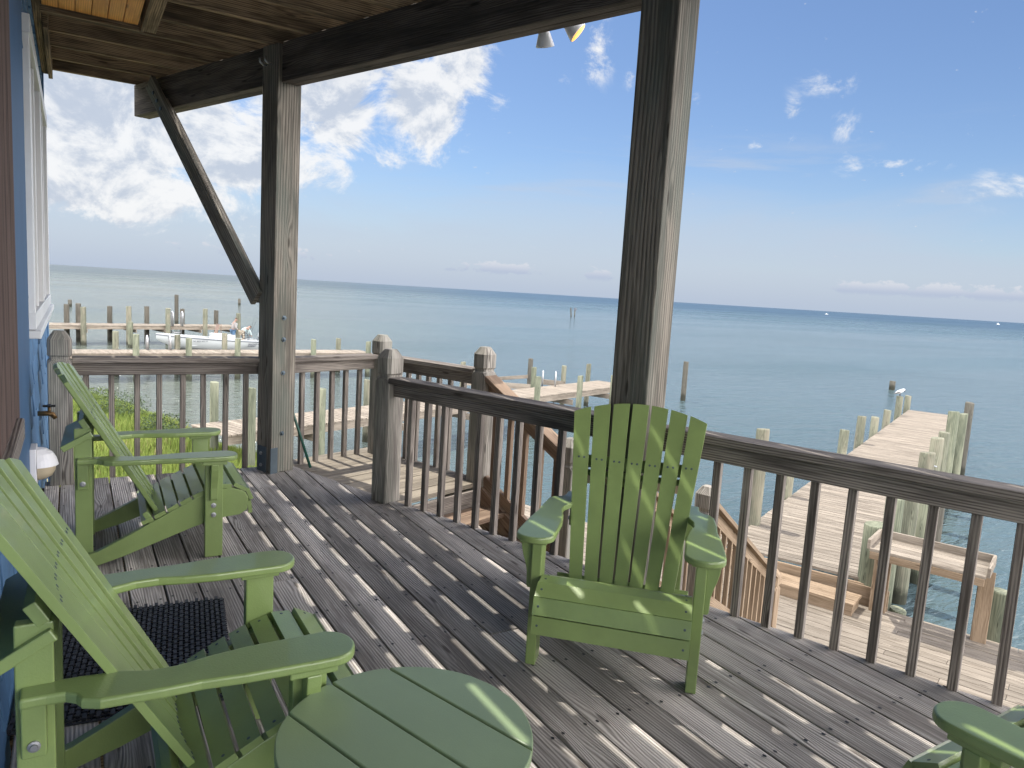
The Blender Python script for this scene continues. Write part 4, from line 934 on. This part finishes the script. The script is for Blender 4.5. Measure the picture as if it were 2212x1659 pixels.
# ------------------------------------------------------------------ adirondack chairs
def arc(cx, cy, rx, ry, a0, a1, n): return [(cx+rx*math.cos(R(a0+(a1-a0)*i/n)), cy+ry*math.sin(R(a0+(a1-a0)*i/n))) for i in range(n+1)]
def make_chair(label):
    c = thing('adirondack_chair', label, 'chair', (0, 0, 0), 0, 'green slatted deck chairs')
    G = 'green'
    X_, Y_, Z_ = (1, 0, 0), (0, 1, 0), (0, 0, 1)
    for sx in (-1, 1):
        MB().box((sx*.31, -.043, .259), (.040, .086, .518), long=2).build('leg', G, c, bevel=.004)
        MB().box((sx*.232, -.623, .343), (.034, .074, .686), long=2).build('leg', G, c, bevel=.004)
        # side stringer
        P_ = [(.128, .225), (.134, .29), (.112, .328), (.04, .352), (-.05, .340), (-.15, .296), (-.25, .243), (-.34, .195), (-.45, .135), (-.57, .075), (-.655, .05), (-.665, 0), (-.585, 0), (-.45, .04), (-.30, .095), (-.15, .15), (-.02, .19), (.09, .20)]
        MB().prism(P_, (sx*.268, 0, 0), Y_, Z_, X_, .036).build('stringer', G, c, bevel=.003)
        # arm: outline (outward positive a, forward b)
        A_ = [(.255, -.02)]+arc(.33, .005, .075, .065, 180, 0, 22)+[(.405, -.04), (.396, -.20), (.384, -.30), (.384, -.38), (.376, -.50), (.358, -.535), (.335, -.545), (.318, -.565), (.314, -.60), (.314, -.650), (.252, -.650), (.252, -.54), (.262, -.46), (.285, -.40), (.287, -.34), (.270, -.27), (.258, -.18)]
        if sx > 0: A_ = list(reversed(A_))
        MB().prism(A_, (-sx*.012, 0, .531), (sx, 0, 0), Y_, Z_, .026).build('armrest', G, c, bevel=.007, seg=3)
        MB().box((sx*.325, -.045, .508), (.105, .118, .020)).build('arm_plate', G, c, bevel=.004)
        K_ = [(0, .50), (.050, .50), (.048, .47), (.040, .435), (.028, .40), (.022, .37), (.020, .315), (.016, .305), (0, .305)]
        if sx < 0: K_ = list(reversed(K_))
        MB().prism(K_, (sx*.330, -.045, 0), (sx, 0, 0), Z_, Y_, .036).build('corbel', G, c, bevel=.003)
        MB().box((sx*.265, -.625, .455), (.030, .048, .128)).build('rear_bracket', G, c, bevel=.004)
        for bx_, by_, bz_ in ((.280, -.625, .42), (.3295, -.045, .275), (.3295, -.045, .225)): MB().lathe([(.013, 0), (.013, .004), (.008, .005), (.007, .009)], (sx*bx_, by_, bz_), 10, False, axis=(sx, 0, 0)).build('bolt', 'steel', c)
    # seat slats along the stringer top
    path = [(.141, .238, 1.45), (.138, .309, 1.18), (.092, .350, .50), (.020, .361, .08), (-.046, .349, -.28), (-.110, .325, -.42), (-.172, .296, -.46), (-.232, .266, -.48), (-.291, .236, -.46), (-.349, .209, -.42)]
    slat_w = [.068, .064, .070, .060, .056, .056, .056, .056, .056, .054]
    for (y_, z_, an), wd in zip(path, slat_w):
        nrm = Vector((0, math.sin(an), math.cos(an))); tg = Vector((0, math.cos(an), -math.sin(an)))
        scr = MB().box((0, y_, z_), (.572, wd, .020), X=(1, 0, 0), Z=nrm, long=0); scr.cur = 1
        for sx in (-.265, .265):
            scr.lathe([(.0048, 0), (.0048, .0012), (.003, .0015)], Vector((sx, y_, z_))+nrm*.0098, 8, False, axis=nrm)
        scr.build('seat_slat', [G, 'darksteel'], c, bevel=.005)
    # back: seven fanned slats
    d = Vector((0, -.497, .868)); nb = Vector((0, .868, .497)); base = Vector((0, -.300, .195))
    for k in range(7):
        a = (k-3)/3.0; xb = a*.188; xt = a*.266; wb, wt = .0268, .0375; Lk = .905-.058*a*a
        curv = .020*a*a; bt_ = base+nb*curv*.6; tp_ = base+nb*curv+d*Lk
        n_ = 3; pts = []
        xa = [(-wb+xb), (wb+xb), (xt+wt), (xt-wt)]
        # arched top edge
        def topz(x_): return .892-.060*(x_/.274)**2
        outl = [(xb-wb, 0), (xb+wb, 0), (xt+wt, topz(xt+wt))]+[(xt+wt-2*wt*i/4, topz(xt+wt-2*wt*i/4)) for i in range(1, 4)]+[(xt-wt, topz(xt-wt))]
        rot = nb.cross(d)  # lateral axis
        tw = R(-3*a); A__ = Vector((math.cos(tw), 0, 0))+nb*(-math.sin(tw)); N__ = nb*math.cos(tw)+Vector((1, 0, 0))*math.sin(tw)
        O__ = base+nb*curv-A__*0
        # shift so that the twist turns about the slat centre
        xc = (xb+xt)/2; O__ = base+nb*curv+Vector((xc, 0, 0))-A__*xc
        scr = MB().prism(outl, O__, A__, d, N__, .020); scr.cur = 1
        for q in (.045, .60):
            fx_ = xb+(xt-xb)*q/.9
            for sx in (-.012, .012): scr.lathe([(.0055, 0), (.0055, .0012), (.003, .0015)], O__+A__*(fx_+sx)+d*q+N__*.0098, 8, False, axis=N__)
        scr.build('back_slat', [G, 'darksteel'], c, bevel=.003)
    q = base+d*.60-nb*.022; MB().box(q, (.50, .055, .028), X=(1, 0, 0), Z=nb).build('back_cross_rail', G, c, bevel=.003)
    q = base+d*.04-nb*.024; MB().box(q, (.56, .08, .028), X=(1, 0, 0), Z=nb).build('lower_cross_rail', G, c, bevel=.003)
    # shelf on the rear legs that carries the back
    q = base+d*.545-nb*.088; MB().box(q, (.53, .030, .145), X=(1, 0, 0), Z=nb).build('back_support', G, c, bevel=.004)
    return c
def put(c, x_, y_, azd): c.location = (x_, y_, .002); c.rotation_euler = (0, 0, -R(azd)); return c
ch = make_chair('green slatted chair in the left background facing right beside the blue wall')
spec = [(.665, 4.19, 92, None), (.545, 2.02, 91, 'large green chair in the left foreground beside the round table'), (1.748, 2.012, 225, 'sun striped green fan back chair facing the viewer before the railing'), (2.085, .765, 0, 'green chair at the lower right corner with only one armrest showing')]
chairs = [ch]+[copy_tree(ch, s_[3]) for s_ in spec[1:]]
for c_, s_ in zip(chairs, spec): put(c_, *s_[:3])

# ------------------------------------------------------------------ round side table
tb = thing('side_table', 'round green plastic side table with four slats in the foreground', 'table', (.638, 1.405, 0), R(-71))
RT = .288; cuts = [-RT, -.148, .002, .152, RT]; mb = MB()
for a, b_ in zip(cuts, cuts[1:]):
    y0, y1 = a+(.0035 if a > -RT else 0), b_-(.0035 if b_ < RT else 0); pts = []
    N_ = 18
    lo = [(math.sqrt(max(0, RT*RT-(y0+(y1-y0)*i/N_)**2)), y0+(y1-y0)*i/N_) for i in range(N_+1)]
    poly = lo+[(-x_, y_) for x_, y_ in reversed(lo)]
    cl2 = []
    for p_ in poly:
        if not cl2 or math.dist(cl2[-1], p_) > .0008: cl2.append(p_)
    if math.dist(cl2[0], cl2[-1]) < .0008: cl2.pop()
    m2 = MB(); m2.slab(cl2, .430, .454, (1, 0)); m2.build('table_slat', 'tablegreen', tb, bevel=.003)
for k in range(4):
    a = R(45+90*k); MB().box((.17*math.cos(a), .17*math.sin(a), .213), (.035, .085, .426), X=(math.cos(a), math.sin(a), 0), long=2).build('leg', 'green', tb, bevel=.004)
MB().box((0, 0, .41), (.44, .04, .04)).box((0, 0, .409), (.04, .44, .04)).build('cross_bar', 'green', tb, bevel=.003)
MB().lathe([(.17, .15), (.17, .17)], (0, 0, 0), 24, False).build('shelf', 'green', tb, bevel=.003)

# ------------------------------------------------------------------ door mat, stake
mt = thing('door_mat', 'black woven rubber door mat on the deck behind the front chair', 'mat', (.19, 2.93, 0), R(-7))
mb = MB()
for i in range(33):
    for j in range(20):
        x_ = -.33+.0202*i; y_ = -.40+.042*j+(.021 if i % 2 else 0)
        mb.box((x_, y_, .010), (.0125, .031, .012))
    mb.box((-.33+.0202*i, .0, .003), (.004, .84, .004))
for j in range(41): mb.box((0, -.42+.021*j, .0045), (.66, .006, .005))
mb.build('mat_links', 'rubber', mt)
sk_ = thing('garden_stake', 'thin dark green stake leaning on the short railing by the bolted post', 'stake', (1.602, 5.60, -.02))
MB().tube([(0, 0, 0), (-.115, .13, .43), (-.128, .145, .47)], [.011, .011, .008], 10).build('rod', 'stake', sk_)
